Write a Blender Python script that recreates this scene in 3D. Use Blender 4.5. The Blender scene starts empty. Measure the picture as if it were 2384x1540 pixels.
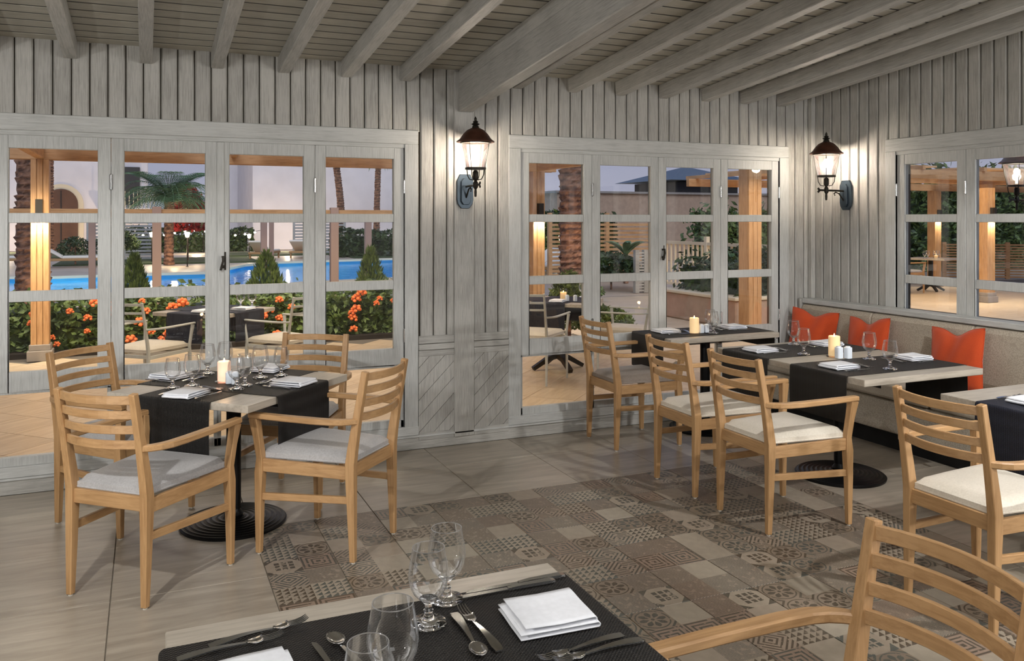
import bpy, bmesh, math, random
from mathutils import Vector, Matrix
from math import sin, cos, pi, radians as R
random.seed(7)
S = bpy.context.scene
COL = S.collection
# ------------------------------------------------------------------ camera
cam_d = bpy.data.cameras.new('camera'); cam = bpy.data.objects.new('camera', cam_d); COL.objects.link(cam)
cam_d.sensor_fit = 'HORIZONTAL'; cam_d.sensor_width = 36.0
cam_d.lens = 36.0*1960/2384
cam.location = (0, 0, 1.63)
cam.rotation_euler = (R(90), 0, -math.atan2(852, 1960))
cam_d.shift_x = 0.0
cam_d.shift_y = -(770-511)/2384.0
cam_d.clip_end = 500
S.camera = cam
# ------------------------------------------------------------------ world, light, exposure
w = bpy.data.worlds.new('dusk'); S.world = w; w.use_nodes = True
nt = w.node_tree; bg = nt.nodes['Background']
tc = nt.nodes.new('ShaderNodeTexCoord'); sx = nt.nodes.new('ShaderNodeSeparateXYZ'); rp = nt.nodes.new('ShaderNodeValToRGB')
nt.links.new(tc.outputs['Generated'], sx.inputs[0]); nt.links.new(sx.outputs[2], rp.inputs[0])
rp.color_ramp.elements[0].position = 0.0; rp.color_ramp.elements[0].color = (.38, .37, .46, 1)
rp.color_ramp.elements[1].position = .25; rp.color_ramp.elements[1].color = (.19, .24, .42, 1)
nt.links.new(rp.outputs[0], bg.inputs[0]); bg.inputs[1].default_value = 1.15
S.view_settings.view_transform = 'Standard'; S.view_settings.look = 'None'
S.view_settings.exposure = 0.0; S.view_settings.gamma = 1.0; S.view_settings.use_curve_mapping = False
def light(kind, loc, energy, col=(1, 1, 1), size=.1, rot=(0, 0, 0), size_y=None, spot=None, blend=.3, spread=None):
    d = bpy.data.lights.new('scene_light', kind); d.energy = energy; d.color = col
    if kind == 'AREA':
        d.shape = 'RECTANGLE'; d.size = size; d.size_y = size_y or size
        if spread: d.spread = R(spread)
    elif kind == 'SUN': d.angle = size
    else: d.shadow_soft_size = size
    if kind == 'SPOT': d.spot_size = R(spot); d.spot_blend = blend
    o = bpy.data.objects.new('scene_light', d); o.location = loc; o.rotation_euler = rot; COL.objects.link(o); return o
NEU = (1.0, .985, .975); WARM = (1.0, .72, .42)
light('SUN', (0, -20, 30), 1.7, (.80, .84, 1.0), R(40), (R(50), 0, R(-15)))          # added soft sun, brightens the houses as afterglow
# out of frame: points and spots for inferred room lamps, areas as added fill
light('POINT', (-2.6, 1.2, 2.10), 125, NEU, .07)
light('POINT', (4.7, -1.2, 2.10), 170, NEU, .07)
light('AREA', (1.4, .6, 2.85), 42, NEU, 2.6, (0, 0, 0), 1.8)
light('AREA', (.6, -1.3, 3.1), 36, NEU, 3.0, (R(58), 0, R(-15)), 1.0)
light('SPOT', (3.6, 1.6, 2.85), 210, NEU, .04, (R(35), 0, R(-25)), spot=80)
light('SPOT', (-.9, 2.0, 2.85), 200, NEU, .04, (R(38), 0, R(-10)), spot=80)
def fill_uplight(p, q, e, sz=100):  # added spot without a fixture, throws fill up onto deck and rafters
    r_ = (Vector(q)-Vector(p)).to_track_quat('-Z', 'Y').to_euler(); light('SPOT', p, e, NEU, .05, r_, spot=sz, blend=.5)
fill_uplight((4.4, -.5, 1.0), (2.2, 3.6, 3.0), 170); fill_uplight((-2.7, 1.6, 1.0), (.2, 4.0, 3.0), 130)
# terrace lamps under the pergola roofs; the tilted strip is added to light the hedge
light('AREA', (1.2, 8.6, 2.25), 130, (1, .82, .60), 5.5, (0, 0, 0), 3.5)
light('AREA', (0, 10.5, 1.9), 50, (1, .86, .68), 6, (R(42), 0, 0), .5, spread=100)
light('AREA', (13.5, 12.5, 2.25), 170, (1, .78, .52), 5.0, (0, 0, 0), 5.0)
light('AREA', (7.6, 8.0, 2.2), 60, (1, .80, .58), 3.0, (0, 0, 0), 2.0)
# ------------------------------------------------------------------ materials
class NT:
    def __init__(s, name):
        s.m = bpy.data.materials.new(name); s.m.use_nodes = True; s.t = s.m.node_tree
        s.b = s.t.nodes['Principled BSDF']; s.o = s.t.nodes['Material Output']
    def n(s, typ, **k):
        x = s.t.nodes.new(typ)
        for a, v in k.items(): setattr(x, a, v)
        return x
    def l(s, a, b): s.t.links.new(a, b)
    def put(s, v, sock):
        if hasattr(v, 'is_output'): s.l(v, sock)
        else: sock.default_value = v
    def m_(s, op, a, b=0.0, c=None):
        x = s.n('ShaderNodeMath', operation=op); s.put(a, x.inputs[0]); s.put(b, x.inputs[1])
        if c is not None: s.put(c, x.inputs[2])
        return x.outputs[0]
    def mix(s, f, a, b, typ='MIX'):
        x = s.n('ShaderNodeMix', data_type='RGBA', blend_type=typ)
        s.put(f, x.inputs[0]); s.put(a, x.inputs[6]); s.put(b, x.inputs[7]); return x.outputs[2]
    def obj(s): return s.n('ShaderNodeTexCoord').outputs['Object']
    def rnd(s): return s.n('ShaderNodeObjectInfo').outputs['Random']
    def mapping(s, v, scale=(1, 1, 1), loc=None):
        x = s.n('ShaderNodeMapping'); s.l(v, x.inputs[0]); x.inputs['Scale'].default_value = scale
        if loc is not None: s.put(loc, x.inputs['Location'])
        return x.outputs[0]
    def noise(s, v, scale, detail=4, rough=.55, dist=0):
        x = s.n('ShaderNodeTexNoise'); s.l(v, x.inputs['Vector']); x.inputs['Scale'].default_value = scale
        x.inputs['Detail'].default_value = detail; x.inputs['Roughness'].default_value = rough; x.inputs['Distortion'].default_value = dist
        return x.outputs[0]
    def bump(s, h, st=.3, d=.01):
        x = s.n('ShaderNodeBump'); x.inputs['Strength'].default_value = st; x.inputs['Distance'].default_value = d
        s.l(h, x.inputs['Height']); s.l(x.outputs[0], s.b.inputs['Normal'])
    def ramp(s, v, stops):
        x = s.n('ShaderNodeValToRGB'); s.l(v, x.inputs[0]); e = x.color_ramp.elements
        e[0].position, e[0].color = stops[0][0], (*stops[0][1], 1); e[1].position, e[1].color = stops[-1][0], (*stops[-1][1], 1)
        for p, c in stops[1:-1]: q = e.new(p); q.color = (*c, 1)
        return x.outputs[0]
def srgb(r, g, b):
    f = lambda v: (v/255/12.92) if v/255 <= .04045 else ((v/255+.055)/1.055)**2.4
    return (f(r), f(g), f(b))
def plain(name, col, rough=.6, metal=0, noise=0.0, nscale=20, bump=0, **kw):
    N = NT(name); c = (*col, 1)
    if noise:
        v = N.noise(N.obj(), nscale)
        lo = tuple(x*(1-noise) for x in col); hi = tuple(min(1, x*(1+noise)) for x in col)
        N.l(N.ramp(v, [(.3, lo), (.7, hi)]), N.b.inputs['Base Color'])
        if bump: N.bump(v, bump, .004)
    else: N.b.inputs['Base Color'].default_value = c
    N.b.inputs['Roughness'].default_value = rough; N.b.inputs['Metallic'].default_value = metal
    for k, v in kw.items():
        N.b.inputs[k].default_value = v
    return N.m
def wood(name, lo, hi, axis=2, rough=.55, var=.12, st=.25, stretch=22, gscale=7):
    """washed or plain timber: fine grain running along the local axis, each piece its own shade"""
    N = NT(name); co = N.obj(); r = N.rnd()
    off = N.n('ShaderNodeCombineXYZ')
    for k, f in enumerate((37.0, 91.0, 53.0)): N.l(N.m_('MULTIPLY', r, f), off.inputs[k])
    sc = [stretch]*3; sc[axis] = 1.0
    v = N.mapping(co, tuple(sc), off.outputs[0])
    g = N.noise(v, gscale, 6, .65, .4)
    big = N.noise(N.mapping(co, (1, 1, 1), off.outputs[0]), 3.5, 3)
    t = N.m_('ADD', N.m_('MULTIPLY', g, .75), N.m_('MULTIPLY', big, .35))
    c = N.ramp(t, [(.32, lo), (.62, hi)])
    k = N.m_('ADD', N.m_('MULTIPLY', r, var), 1-var/2)
    kc = N.n('ShaderNodeCombineXYZ')
    for i in range(3): N.l(k, kc.inputs[i])
    N.l(N.mix(1.0, c, kc.outputs[0], 'MULTIPLY'), N.b.inputs['Base Color'])
    N.b.inputs['Roughness'].default_value = rough; N.bump(g, st, .003)
    return N.m
GLO, GHI = srgb(130, 128, 122), srgb(176, 174, 168)
M = {}
for i, a in enumerate('xyz'):
    M['grey_'+a] = wood('grey_washed_wood_'+a, GLO, GHI, i, .5, .14)
    M['frame_'+a] = wood('pale_grey_painted_wood_'+a, srgb(158, 159, 156), srgb(192, 193, 190), i, .45, .05, .15)
    M['oak_'+a] = wood('light_oak_'+a, srgb(146, 108, 68), srgb(180, 142, 98), i, .42, .08, .1, 14, 6)
    M['pine_'+a] = wood('outdoor_pine_'+a, srgb(160, 112, 64), srgb(205, 158, 106), i, .6, .15, .2, 14, 4)
    M['deck_'+a] = wood('brown_grey_board_'+a, srgb(138, 133, 121), srgb(176, 172, 159), i, .55, .16)
M['top'] = wood('bleached_oak_laminate', srgb(150, 140, 126), srgb(184, 175, 161), 0, .35, .05, .05, 9, 5)
M['iron'] = plain('black_cast_iron', srgb(22, 22, 23), .38, .6)
M['bronze'] = plain('dark_bronze', srgb(48, 44, 38), .45, .7)
M['copper'] = plain('aged_copper', srgb(92, 58, 44), .4, .6, .25, 15)
M['slate'] = plain('blue_grey_lacquered_metal', srgb(62, 74, 84), .4, .5)
M['steel'] = plain('polished_cutlery_steel', (.62, .62, .62), .14, 1.0)
M['hinge'] = plain('nickel_hinge', (.6, .6, .6), .25, 1.0)
M['white_metal'] = plain('white_painted_metal', srgb(196, 198, 192), .4)
M['napkin'] = plain('white_linen', srgb(236, 238, 243), .85, 0, .04, 60, .15)
M['porcelain'] = plain('white_porcelain', srgb(225, 232, 240), .2)
M['black'] = plain('black_plinth_paint', srgb(14, 14, 15), .6)
M['glide'] = plain('clear_plastic_glide', srgb(200, 196, 185), .4)
M['plaster'] = plain('white_rendered_wall', srgb(226, 218, 214), .85, 0, .05, 1.2)
M['tan'] = plain('tan_ceiling_panel', srgb(214, 176, 128), .7)
M['sand_wall'] = plain('sand_rendered_planter', srgb(178, 150, 124), .85, 0, .12, 6, .2)
M['pink_post'] = plain('rose_painted_post', srgb(178, 146, 128), .7)
M['roofblue'] = plain('blue_grey_metal_roof', srgb(82, 98, 112), .5, .2)
M['deckstone'] = plain('pale_pool_paving', srgb(190, 172, 150), .45, 0, .12, .8)
M['grass'] = plain('garden_grass', srgb(56, 70, 34), .95, 0, .4, 25, .5)
M['soil'] = plain('dark_soil', srgb(40, 32, 24), .95, 0, .3, 12, .4)
M['winddark'] = plain('dark_window_void', srgb(52, 48, 46), .5)
M['doorwood'] = wood('dark_door_wood', srgb(70, 44, 28), srgb(104, 68, 44), 2, .5)
M['cream'] = plain('cream_stone_trim', srgb(222, 205, 172), .8)
M['stonebase'] = plain('stone_post_base', srgb(150, 140, 128), .75, 0, .12, 9)
M['petal'] = plain('orange_red_blossom', srgb(240, 118, 60), .7, 0, .3, 40)
M['bract'] = plain('crimson_bract', srgb(168, 30, 26), .75, 0, .3, 30)
M['wicker'] = plain('honey_wicker', srgb(176, 136, 88), .7, 0, .3, 60, .4)
M['loungecloth'] = plain('white_lounger_cloth', srgb(232, 222, 204), .8)
M['seam'] = plain('dark_seam', srgb(96, 88, 76), .8)
def fabric(name, lo, hi, sc=260, rough=.85, sheen=.2):
    N = NT(name); v = N.noise(N.obj(), sc, 2); b = N.noise(N.obj(), 6, 3)
    N.l(N.ramp(N.m_('ADD', N.m_('MULTIPLY', v, .6), N.m_('MULTIPLY', b, .4)), [(.35, lo), (.65, hi)]), N.b.inputs['Base Color'])
    N.b.inputs['Roughness'].default_value = rough; N.bump(v, .15, .001); N.b.inputs['Sheen Weight'].default_value = sheen
    return N.m
M['seat'] = fabric('beige_grey_leatherette', srgb(156, 154, 153), srgb(177, 176, 176), 120, .5)
M['seat_dark'] = fabric('taupe_leatherette', srgb(128, 116, 106), srgb(146, 134, 123), 120, .55)
M['seat_cream'] = fabric('cream_leatherette', srgb(204, 196, 180), srgb(222, 214, 199), 120, .5)
M['bench_seat'] = fabric('plain_beige_upholstery', srgb(160, 148, 130), srgb(180, 168, 150), 120, .6)
M['orange'] = fabric('orange_cotton', srgb(186, 62, 18), srgb(206, 80, 28), 300, .9)
# bench fabric: small wavy jacquard
N = NT('patterned_beige_upholstery'); co = N.mapping(N.obj(), (1, 1, 1))
vx = N.n('ShaderNodeTexVoronoi'); N.l(co, vx.inputs['Vector']); vx.inputs['Scale'].default_value = 130
N.l(N.ramp(vx.outputs['Distance'], [(.2, srgb(186, 176, 160)), (.7, srgb(162, 152, 136))]), N.b.inputs['Base Color'])
N.b.inputs['Roughness'].default_value = .85; N.bump(vx.outputs['Distance'], .2, .002); M['bench'] = N.m
# woven vinyl runner
def weave(name, dark, lite, sc):
    N = NT(name); sp = N.n('ShaderNodeSeparateXYZ'); N.l(N.obj(), sp.inputs[0])
    yy = N.m_('ADD', sp.outputs[1], sp.outputs[2])
    a = N.m_('SINE', N.m_('MULTIPLY', N.m_('ADD', sp.outputs[0], sp.outputs[2]), sc)); b = N.m_('SINE', N.m_('MULTIPLY', yy, sc))
    t = N.m_('MULTIPLY', a, b)
    N.l(N.ramp(N.m_('ADD', N.m_('MULTIPLY', t, .5), .5), [(.45, dark), (.82, lite)]), N.b.inputs['Base Color'])
    N.b.inputs['Roughness'].default_value = .55; N.b.inputs['Specular IOR Level'].default_value = .3; N.bump(t, .6, .0015); return N.m
M['runner'] = weave('black_woven_vinyl', srgb(8, 8, 9), srgb(56, 53, 50), 700)
M['runner_navy'] = weave('dark_navy_woven_vinyl', srgb(16, 18, 28), srgb(50, 54, 70), 700)
def glassmat(name, refl=1.0, tint=(1, 1, 1), base=.04, haze=0):
    N = NT(name); N.t.nodes.remove(N.b)
    tr = N.n('ShaderNodeBsdfTransparent'); tr.inputs[0].default_value = (*tint, 1)
    gl = N.n('ShaderNodeBsdfGlossy'); gl.inputs['Roughness'].default_value = .02
    fr = N.n('ShaderNodeFresnel'); fr.inputs[0].default_value = 1.45
    mx = N.n('ShaderNodeMixShader'); N.l(N.m_('MULTIPLY', fr.outputs[0], refl), mx.inputs[0]); N.l(tr.outputs[0], mx.inputs[1]); N.l(gl.outputs[0], mx.inputs[2])
    out = mx.outputs[0]
    if haze:
        df = N.n('ShaderNodeBsdfTranslucent'); m2 = N.n('ShaderNodeMixShader'); m2.inputs[0].default_value = haze
        N.l(out, m2.inputs[1]); N.l(df.outputs[0], m2.inputs[2]); out = m2.outputs[0]
    N.l(out, N.o.inputs[0]); return N.m
M['pane'] = glassmat('window_glass', 1.0, (.96, .975, .97))
M['lampglass'] = glassmat('lantern_glass', 1.2, (.97, .97, .95), haze=.035)
M['candleglass'] = glassmat('candle_glass', 1.5, (.97, .97, .97))
N = NT('thin_goblet_glass'); N.t.nodes.remove(N.b)
tr = N.n('ShaderNodeBsdfTransparent'); tr.inputs[0].default_value = (.985, .985, .985, 1); gl = N.n('ShaderNodeBsdfGlossy'); gl.inputs['Roughness'].default_value = .03
df = N.n('ShaderNodeBsdfDiffuse'); df.inputs[0].default_value = (.85, .88, .9, 1); lw = N.n('ShaderNodeLayerWeight'); lw.inputs[0].default_value = .35  # white diffuse painted in at grazing edges so bowls read bright
m1 = N.n('ShaderNodeMixShader'); N.l(N.m_('MULTIPLY', N.m_('POWER', lw.outputs['Facing'], 3.5), .5), m1.inputs[0]); N.l(tr.outputs[0], m1.inputs[1]); N.l(df.outputs[0], m1.inputs[2])
fr = N.n('ShaderNodeFresnel'); fr.inputs[0].default_value = 1.45; m2 = N.n('ShaderNodeMixShader'); N.l(N.m_('MINIMUM', N.m_('MULTIPLY', fr.outputs[0], 1.4), .5), m2.inputs[0]); N.l(m1.outputs[0], m2.inputs[1]); N.l(gl.outputs[0], m2.inputs[2])
N.l(m2.outputs[0], N.o.inputs[0]); M['thinglass'] = N.m
M['rimglass'] = glassmat('rim_glass', 1.6, (.95, .95, .95), haze=.35)  # strong haze stands in for the bright glint along the rim
N = NT('clear_glass'); N.b.inputs['Transmission Weight'].default_value = 1; N.b.inputs['Roughness'].default_value = 0; N.b.inputs['IOR'].default_value = 1.45
N.b.inputs['Base Color'].default_value = (1, 1, 1, 1); M['glass'] = N.m
def emit(name, col, st):
    N = NT(name); N.b.inputs['Base Color'].default_value = (*col, 1); N.b.inputs['Emission Color'].default_value = (*col, 1); N.b.inputs['Emission Strength'].default_value = st; return N.m
M['bulb'] = emit('warm_bulb', (1, .88, .68), 28)
M['wax'] = emit('glowing_wax', srgb(250, 214, 160), .35)
M['wax_pink'] = emit('rose_glowing_wax', srgb(255, 205, 175), .7)
M['flame'] = emit('candle_flame', (1, .75, .4), 5)
M['glow'] = emit('lit_lamp_glass', (1, .84, .6), 9)
M['fairy'] = emit('fairy_light', (1, .9, .7), 14)
def leafmat(name, lo, hi, sc=3):
    N = NT(name); v = N.noise(N.obj(), sc, 3)
    N.l(N.ramp(v, [(.35, lo), (.65, hi)]), N.b.inputs['Base Color']); N.b.inputs['Roughness'].default_value = .55
    return N.m
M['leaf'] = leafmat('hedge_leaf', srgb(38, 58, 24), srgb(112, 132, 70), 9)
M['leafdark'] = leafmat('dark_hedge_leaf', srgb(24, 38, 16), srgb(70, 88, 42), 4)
M['conifer'] = leafmat('conifer_leaf', srgb(46, 66, 26), srgb(122, 138, 66), 9)
M['frond'] = leafmat('palm_frond_leaf', srgb(58, 90, 56), srgb(122, 150, 104), 3)
# palm bark
N = NT('palm_bark'); wv = N.n('ShaderNodeTexWave', bands_direction='Z'); N.l(N.obj(), wv.inputs[0]); wv.inputs['Scale'].default_value = 2.2; wv.inputs['Distortion'].default_value = 6
nz = N.noise(N.obj(), 9, 5)
N.l(N.ramp(N.m_('ADD', N.m_('MULTIPLY', wv.outputs[1], .2), N.m_('MULTIPLY', nz, .8)), [(.35, srgb(80, 52, 38)), (.65, srgb(156, 112, 84))]), N.b.inputs['Base Color'])
N.b.inputs['Roughness'].default_value = .9; N.bump(nz, .8, .03); M['bark'] = N.m
# pool
N = NT('pool_mosaic'); v = N.noise(N.obj(), .5, 4); N.l(N.ramp(v, [(.3, srgb(40, 150, 215)), (.7, srgb(110, 205, 235))]), N.b.inputs['Base Color']); N.b.inputs['Roughness'].default_value = .4; M['pool'] = N.m
N = NT('pool_water'); N.t.nodes.remove(N.b)
tr = N.n('ShaderNodeBsdfTransparent'); tr.inputs[0].default_value = (.75, .92, 1, 1); gl = N.n('ShaderNodeBsdfGlossy'); gl.inputs['Roughness'].default_value = .06
bm_ = N.n('ShaderNodeBump'); bm_.inputs['Strength'].default_value = .25; bm_.inputs['Distance'].default_value = .05; N.l(N.noise(N.obj(), 3, 3), bm_.inputs['Height']); N.l(bm_.outputs[0], gl.inputs['Normal'])
fr = N.n('ShaderNodeFresnel'); fr.inputs[0].default_value = 1.2; mx = N.n('ShaderNodeMixShader'); N.l(N.m_('MULTIPLY', fr.outputs[0], .6), mx.inputs[0]); N.l(tr.outputs[0], mx.inputs[1]); N.l(gl.outputs[0], mx.inputs[2]); N.l(mx.outputs[0], N.o.inputs[0]); M['water'] = N.m
# plain floor tile: beige porcelain with faint streaks along x
def tilemat(name, lo, hi, rough=.32):
    N = NT(name); r = N.rnd(); off = N.n('ShaderNodeCombineXYZ')
    for k, f in enumerate((37.0, 91.0, 53.0)): N.l(N.m_('MULTIPLY', r, f), off.inputs[k])
    g = N.noise(N.mapping(N.obj(), (1.2, 9, 1), off.outputs[0]), 2.2, 5, .6, .5)
    c = N.ramp(g, [(.3, lo), (.7, hi)]); k = N.m_('ADD', N.m_('MULTIPLY', r, .12), .94)
    kc = N.n('ShaderNodeCombineXYZ')
    for i in range(3): N.l(k, kc.inputs[i])
    N.l(N.mix(1.0, c, kc.outputs[0], 'MULTIPLY'), N.b.inputs['Base Color']); N.b.inputs['Roughness'].default_value = rough; N.bump(g, .08, .002); return N.m
M['tile'] = tilemat('beige_porcelain_tile', srgb(140, 130, 116), srgb(172, 162, 147))
M['outtile'] = tilemat('sand_terrace_tile', srgb(196, 172, 138), srgb(222, 200, 168), .4)
M['grout'] = plain('grout', srgb(112, 104, 92), .9)
# patchwork tile: each half-tile square picks one of several printed motifs
def patchwork():
    N = NT('patchwork_printed_tile'); r = N.rnd(); sp = N.n('ShaderNodeSeparateXYZ'); N.l(N.obj(), sp.inputs[0])
    X = N.m_('MULTIPLY', N.m_('ADD', sp.outputs[0], .1625), 1/.1625); Y = N.m_('MULTIPLY', N.m_('ADD', sp.outputs[1], .1625), 1/.1625)
    ix, iy = N.m_('FLOOR', X), N.m_('FLOOR', Y)
    u, v = N.m_('SUBTRACT', N.m_('FRACT', X), .5), N.m_('SUBTRACT', N.m_('FRACT', Y), .5)
    cid = N.n('ShaderNodeCombineXYZ'); N.l(N.m_('ADD', ix, N.m_('MULTIPLY', r, 93.7)), cid.inputs[0]); N.l(N.m_('ADD', iy, N.m_('MULTIPLY', r, 41.3)), cid.inputs[1])
    wn = N.n('ShaderNodeTexWhiteNoise', noise_dimensions='2D'); N.l(cid.outputs[0], wn.inputs['Vector'])
    sel = wn.outputs['Value']; sc = N.n('ShaderNodeSeparateColor'); N.l(wn.outputs['Color'], sc.inputs[0])
    au, av = N.m_('ABSOLUTE', u), N.m_('ABSOLUTE', v)
    rad = N.m_('SQRT', N.m_('ADD', N.m_('MULTIPLY', u, u), N.m_('MULTIPLY', v, v))); ang = N.m_('ARCTAN2', v, u)
    gt = lambda a, b: N.m_('GREATER_THAN', a, b)
    def lt(a, b): return N.m_('LESS_THAN', a, b)
    AND = lambda a, b: N.m_('MULTIPLY', a, b)
    OR = lambda a, b: N.m_('MAXIMUM', a, b)
    # rosette: eight petals, ring and corner leaves
    pet = gt(N.m_('SUBTRACT', N.m_('ABSOLUTE', N.m_('COSINE', N.m_('MULTIPLY', ang, 4))), N.m_('MULTIPLY', N.m_('ABSOLUTE', N.m_('SUBTRACT', rad, .24)), 5.5)), .25)
    rose = OR(OR(pet, lt(rad, .05)), AND(gt(rad, .42), lt(rad, .46)))
    rose = OR(rose, lt(N.m_('ABSOLUTE', N.m_('SUBTRACT', N.m_('ADD', au, av), .78)), .045))
    # triangles grid
    fu, fv = N.m_('FRACT', N.m_('MULTIPLY', N.m_('ADD', u, 5.5), 5)), N.m_('FRACT', N.m_('MULTIPLY', N.m_('ADD', v, 5.5), 5))
    tri = gt(N.m_('SUBTRACT', fu, fv), .08)
    # small blocks in an octagon
    blk = AND(AND(gt(fu, .3), gt(fv, .22)), AND(lt(au, .3), lt(av, .3)))
    octo = OR(blk, gt(N.m_('ADD', au, av), .72))
    # nested diamonds
    dia = gt(N.m_('SINE', N.m_('MULTIPLY', N.m_('ADD', au, av), 38)), .15)
    # key pattern: nested squares
    key = gt(N.m_('SINE', N.m_('MULTIPLY', N.m_('MAXIMUM', au, av), 46)), .2)
    # fine herringbone
    her = gt(N.m_('SINE', N.m_('MULTIPLY', N.m_('ADD', u, N.m_('ABSOLUTE', N.m_('SUBTRACT', N.m_('FRACT', N.m_('MULTIPLY', N.m_('ADD', v, 3), 4)), .5))), 60)), .1)
    pats = [(0, .18, rose), (.18, .36, tri), (.36, .43, octo), (.43, .55, dia), (.55, .64, key), (.64, .82, her)]
    tot = None
    for a, b, p in pats:
        q = AND(AND(gt(sel, a), lt(sel, b)), p); tot = q if tot is None else OR(tot, q)
    wear = N.noise(N.obj(), 38, 4); tot = AND(tot, N.m_('MULTIPLY', gt(wear, .40), .95))
    base = N.ramp(sc.outputs[0], [(.0, srgb(126, 112, 96)), (.35, srgb(156, 145, 128)), (.6, srgb(138, 118, 102)), (1.0, srgb(158, 149, 133))])
    ink = N.ramp(sc.outputs[1], [(.2, srgb(78, 67, 54)), (.8, srgb(80, 83, 77))])
    c = N.mix(tot, base, ink)
    mott = N.ramp(N.noise(N.obj(), 24, 5), [(.3, (.84, .84, .84)), (.7, (1, 1, 1))])
    N.l(N.mix(1.0, c, mott, 'MULTIPLY'), N.b.inputs['Base Color']); N.b.inputs['Roughness'].default_value = .42; return N.m
M['patch'] = patchwork()
# ------------------------------------------------------------------ mesh builder
class MB:
    def __init__(s): s.v = []; s.f = []; s.sm = False
    def add(s, vs, fs, mat=None):
        o = len(s.v); s.v += [tuple(mat @ Vector(p)) if mat else tuple(p) for p in vs]; s.f += [tuple(o+i for i in q) for q in fs]; return s
    def box(s, x0, x1, y0, y1, z0, z1, mat=None):
        return s.add([(x0, y0, z0), (x1, y0, z0), (x1, y1, z0), (x0, y1, z0), (x0, y0, z1), (x1, y0, z1), (x1, y1, z1), (x0, y1, z1)],
                     [(0, 3, 2, 1), (4, 5, 6, 7), (0, 1, 5, 4), (1, 2, 6, 5), (2, 3, 7, 6), (3, 0, 4, 7)], mat)
    def prism(s, pts, a, b, ax='y', mat=None):
        """extrude a 2D polygon along an axis from a to b"""
        f = {'y': lambda p, t: (p[0], t, p[1]), 'x': lambda p, t: (t, p[0], p[1]), 'z': lambda p, t: (p[0], p[1], t)}[ax]; n = len(pts)
        vs = [f(p, a) for p in pts]+[f(p, b) for p in pts]
        return s.add(vs, [tuple(range(n)), tuple(range(2*n-1, n-1, -1))]+[(i, (i+1) % n, n+(i+1) % n, n+i) for i in range(n)], mat)
    def sweep(s, path, secs, up=(0, 0, 1), mat=None, n=4, round_=False):
        """path of points; secs = (width, height) per point; rectangular or round section"""
        P = [Vector(p) for p in path]; vs = []; up = Vector(up)
        if not isinstance(secs, list): secs = [secs]*len(P)
        for i, p in enumerate(P):
            t = (P[min(i+1, len(P)-1)]-P[max(i-1, 0)]).normalized(); sd = t.cross(up)
            if sd.length < 1e-4: sd = t.cross(Vector((1, 0, 0)))
            sd.normalize(); u = sd.cross(t).normalized(); a, b = secs[i]
            if round_: vs += [p+sd*(a/2*cos(2*pi*k/n))+u*(b/2*sin(2*pi*k/n)) for k in range(n)]
            else: vs += [p-sd*a/2-u*b/2, p+sd*a/2-u*b/2, p+sd*a/2+u*b/2, p-sd*a/2+u*b/2]
        m = n if round_ else 4; fs = []
        for i in range(len(P)-1):
            for k in range(m): fs.append((i*m+k, i*m+(k+1) % m, (i+1)*m+(k+1) % m, (i+1)*m+k))
        fs += [tuple(range(m-1, -1, -1)), tuple((len(P)-1)*m+k for k in range(m))]
        return s.add(vs, fs, mat)
    def lathe(s, prof, n=24, mat=None, closed=False):
        vs = []; L = len(prof)
        for r, z in prof: vs += [(r*cos(2*pi*k/n), r*sin(2*pi*k/n), z) for k in range(n)]
        fs = [(i*n+k, i*n+(k+1) % n, (i+1)*n+(k+1) % n, (i+1)*n+k) for i in range(L-1) for k in range(n)]
        if closed: fs += [((L-1)*n+k, (L-1)*n+(k+1) % n, (k+1) % n, k) for k in range(n)]
        else:
            if prof[0][0] > 1e-5: fs.append(tuple(range(n-1, -1, -1)))
            if prof[-1][0] > 1e-5: fs.append(tuple((L-1)*n+k for k in range(n)))
        s.sm = True; return s.add(vs, fs, mat)
    def grid(s, fn, nu, nv):
        vs = [fn(i/nu, j/nv) for i in range(nu+1) for j in range(nv+1)]
        return s.add(vs, [(i*(nv+1)+j, (i+1)*(nv+1)+j, (i+1)*(nv+1)+j+1, i*(nv+1)+j+1) for i in range(nu) for j in range(nv)])
    def mesh(s, name, mat, smooth=None):
        m = bpy.data.meshes.new(name); m.from_pydata([tuple(v) for v in s.v], [], s.f)
        b = bmesh.new(); b.from_mesh(m); bmesh.ops.remove_doubles(b, verts=b.verts, dist=1e-6)
        bmesh.ops.recalc_face_normals(b, faces=b.faces)
        if smooth if smooth is not None else s.sm:
            for f in b.faces: f.smooth = True
            for e in b.edges:
                if len(e.link_faces) == 2 and e.calc_face_angle(0) > R(38): e.smooth = False
        b.to_mesh(m); b.free(); m.materials.append(M[mat] if isinstance(mat, str) else mat); return m
    def raw(s, name, mat):
        m = bpy.data.meshes.new(name); m.from_pydata(s.v, [], s.f); m.materials.append(M[mat]); return m
    def build(s, name, mat, parent=None, loc=(0, 0, 0), rz=0, bevel=0, smooth=None, seg=1):
        return put(name, s.mesh(name, mat, smooth), parent, loc, rz, bevel, seg)
def put(name, mesh, parent=None, loc=(0, 0, 0), rz=0, bevel=0, seg=1):
    o = bpy.data.objects.new(name, mesh); COL.objects.link(o); o.location = loc; o.rotation_euler = (0, 0, rz); o.parent = parent
    if bevel:
        b = o.modifiers.new('bevel', 'BEVEL'); b.width = bevel; b.segments = seg; b.limit_method = 'ANGLE'; b.angle_limit = R(40)
    return o
def tag(o, label=None, cat=None, group=None, kind=None):
    if label: o['label'] = label
    if cat: o['category'] = cat
    if group: o['group'] = group
    if kind: o['kind'] = kind
    return o
def empty(name, loc=(0, 0, 0), rz=0):
    o = bpy.data.objects.new(name, None); COL.objects.link(o); o.location = loc; o.rotation_euler = (0, 0, rz); o.empty_display_size = .1; return o
def struct(o): o['kind'] = 'structure'; return o
KIDS = {}
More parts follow.
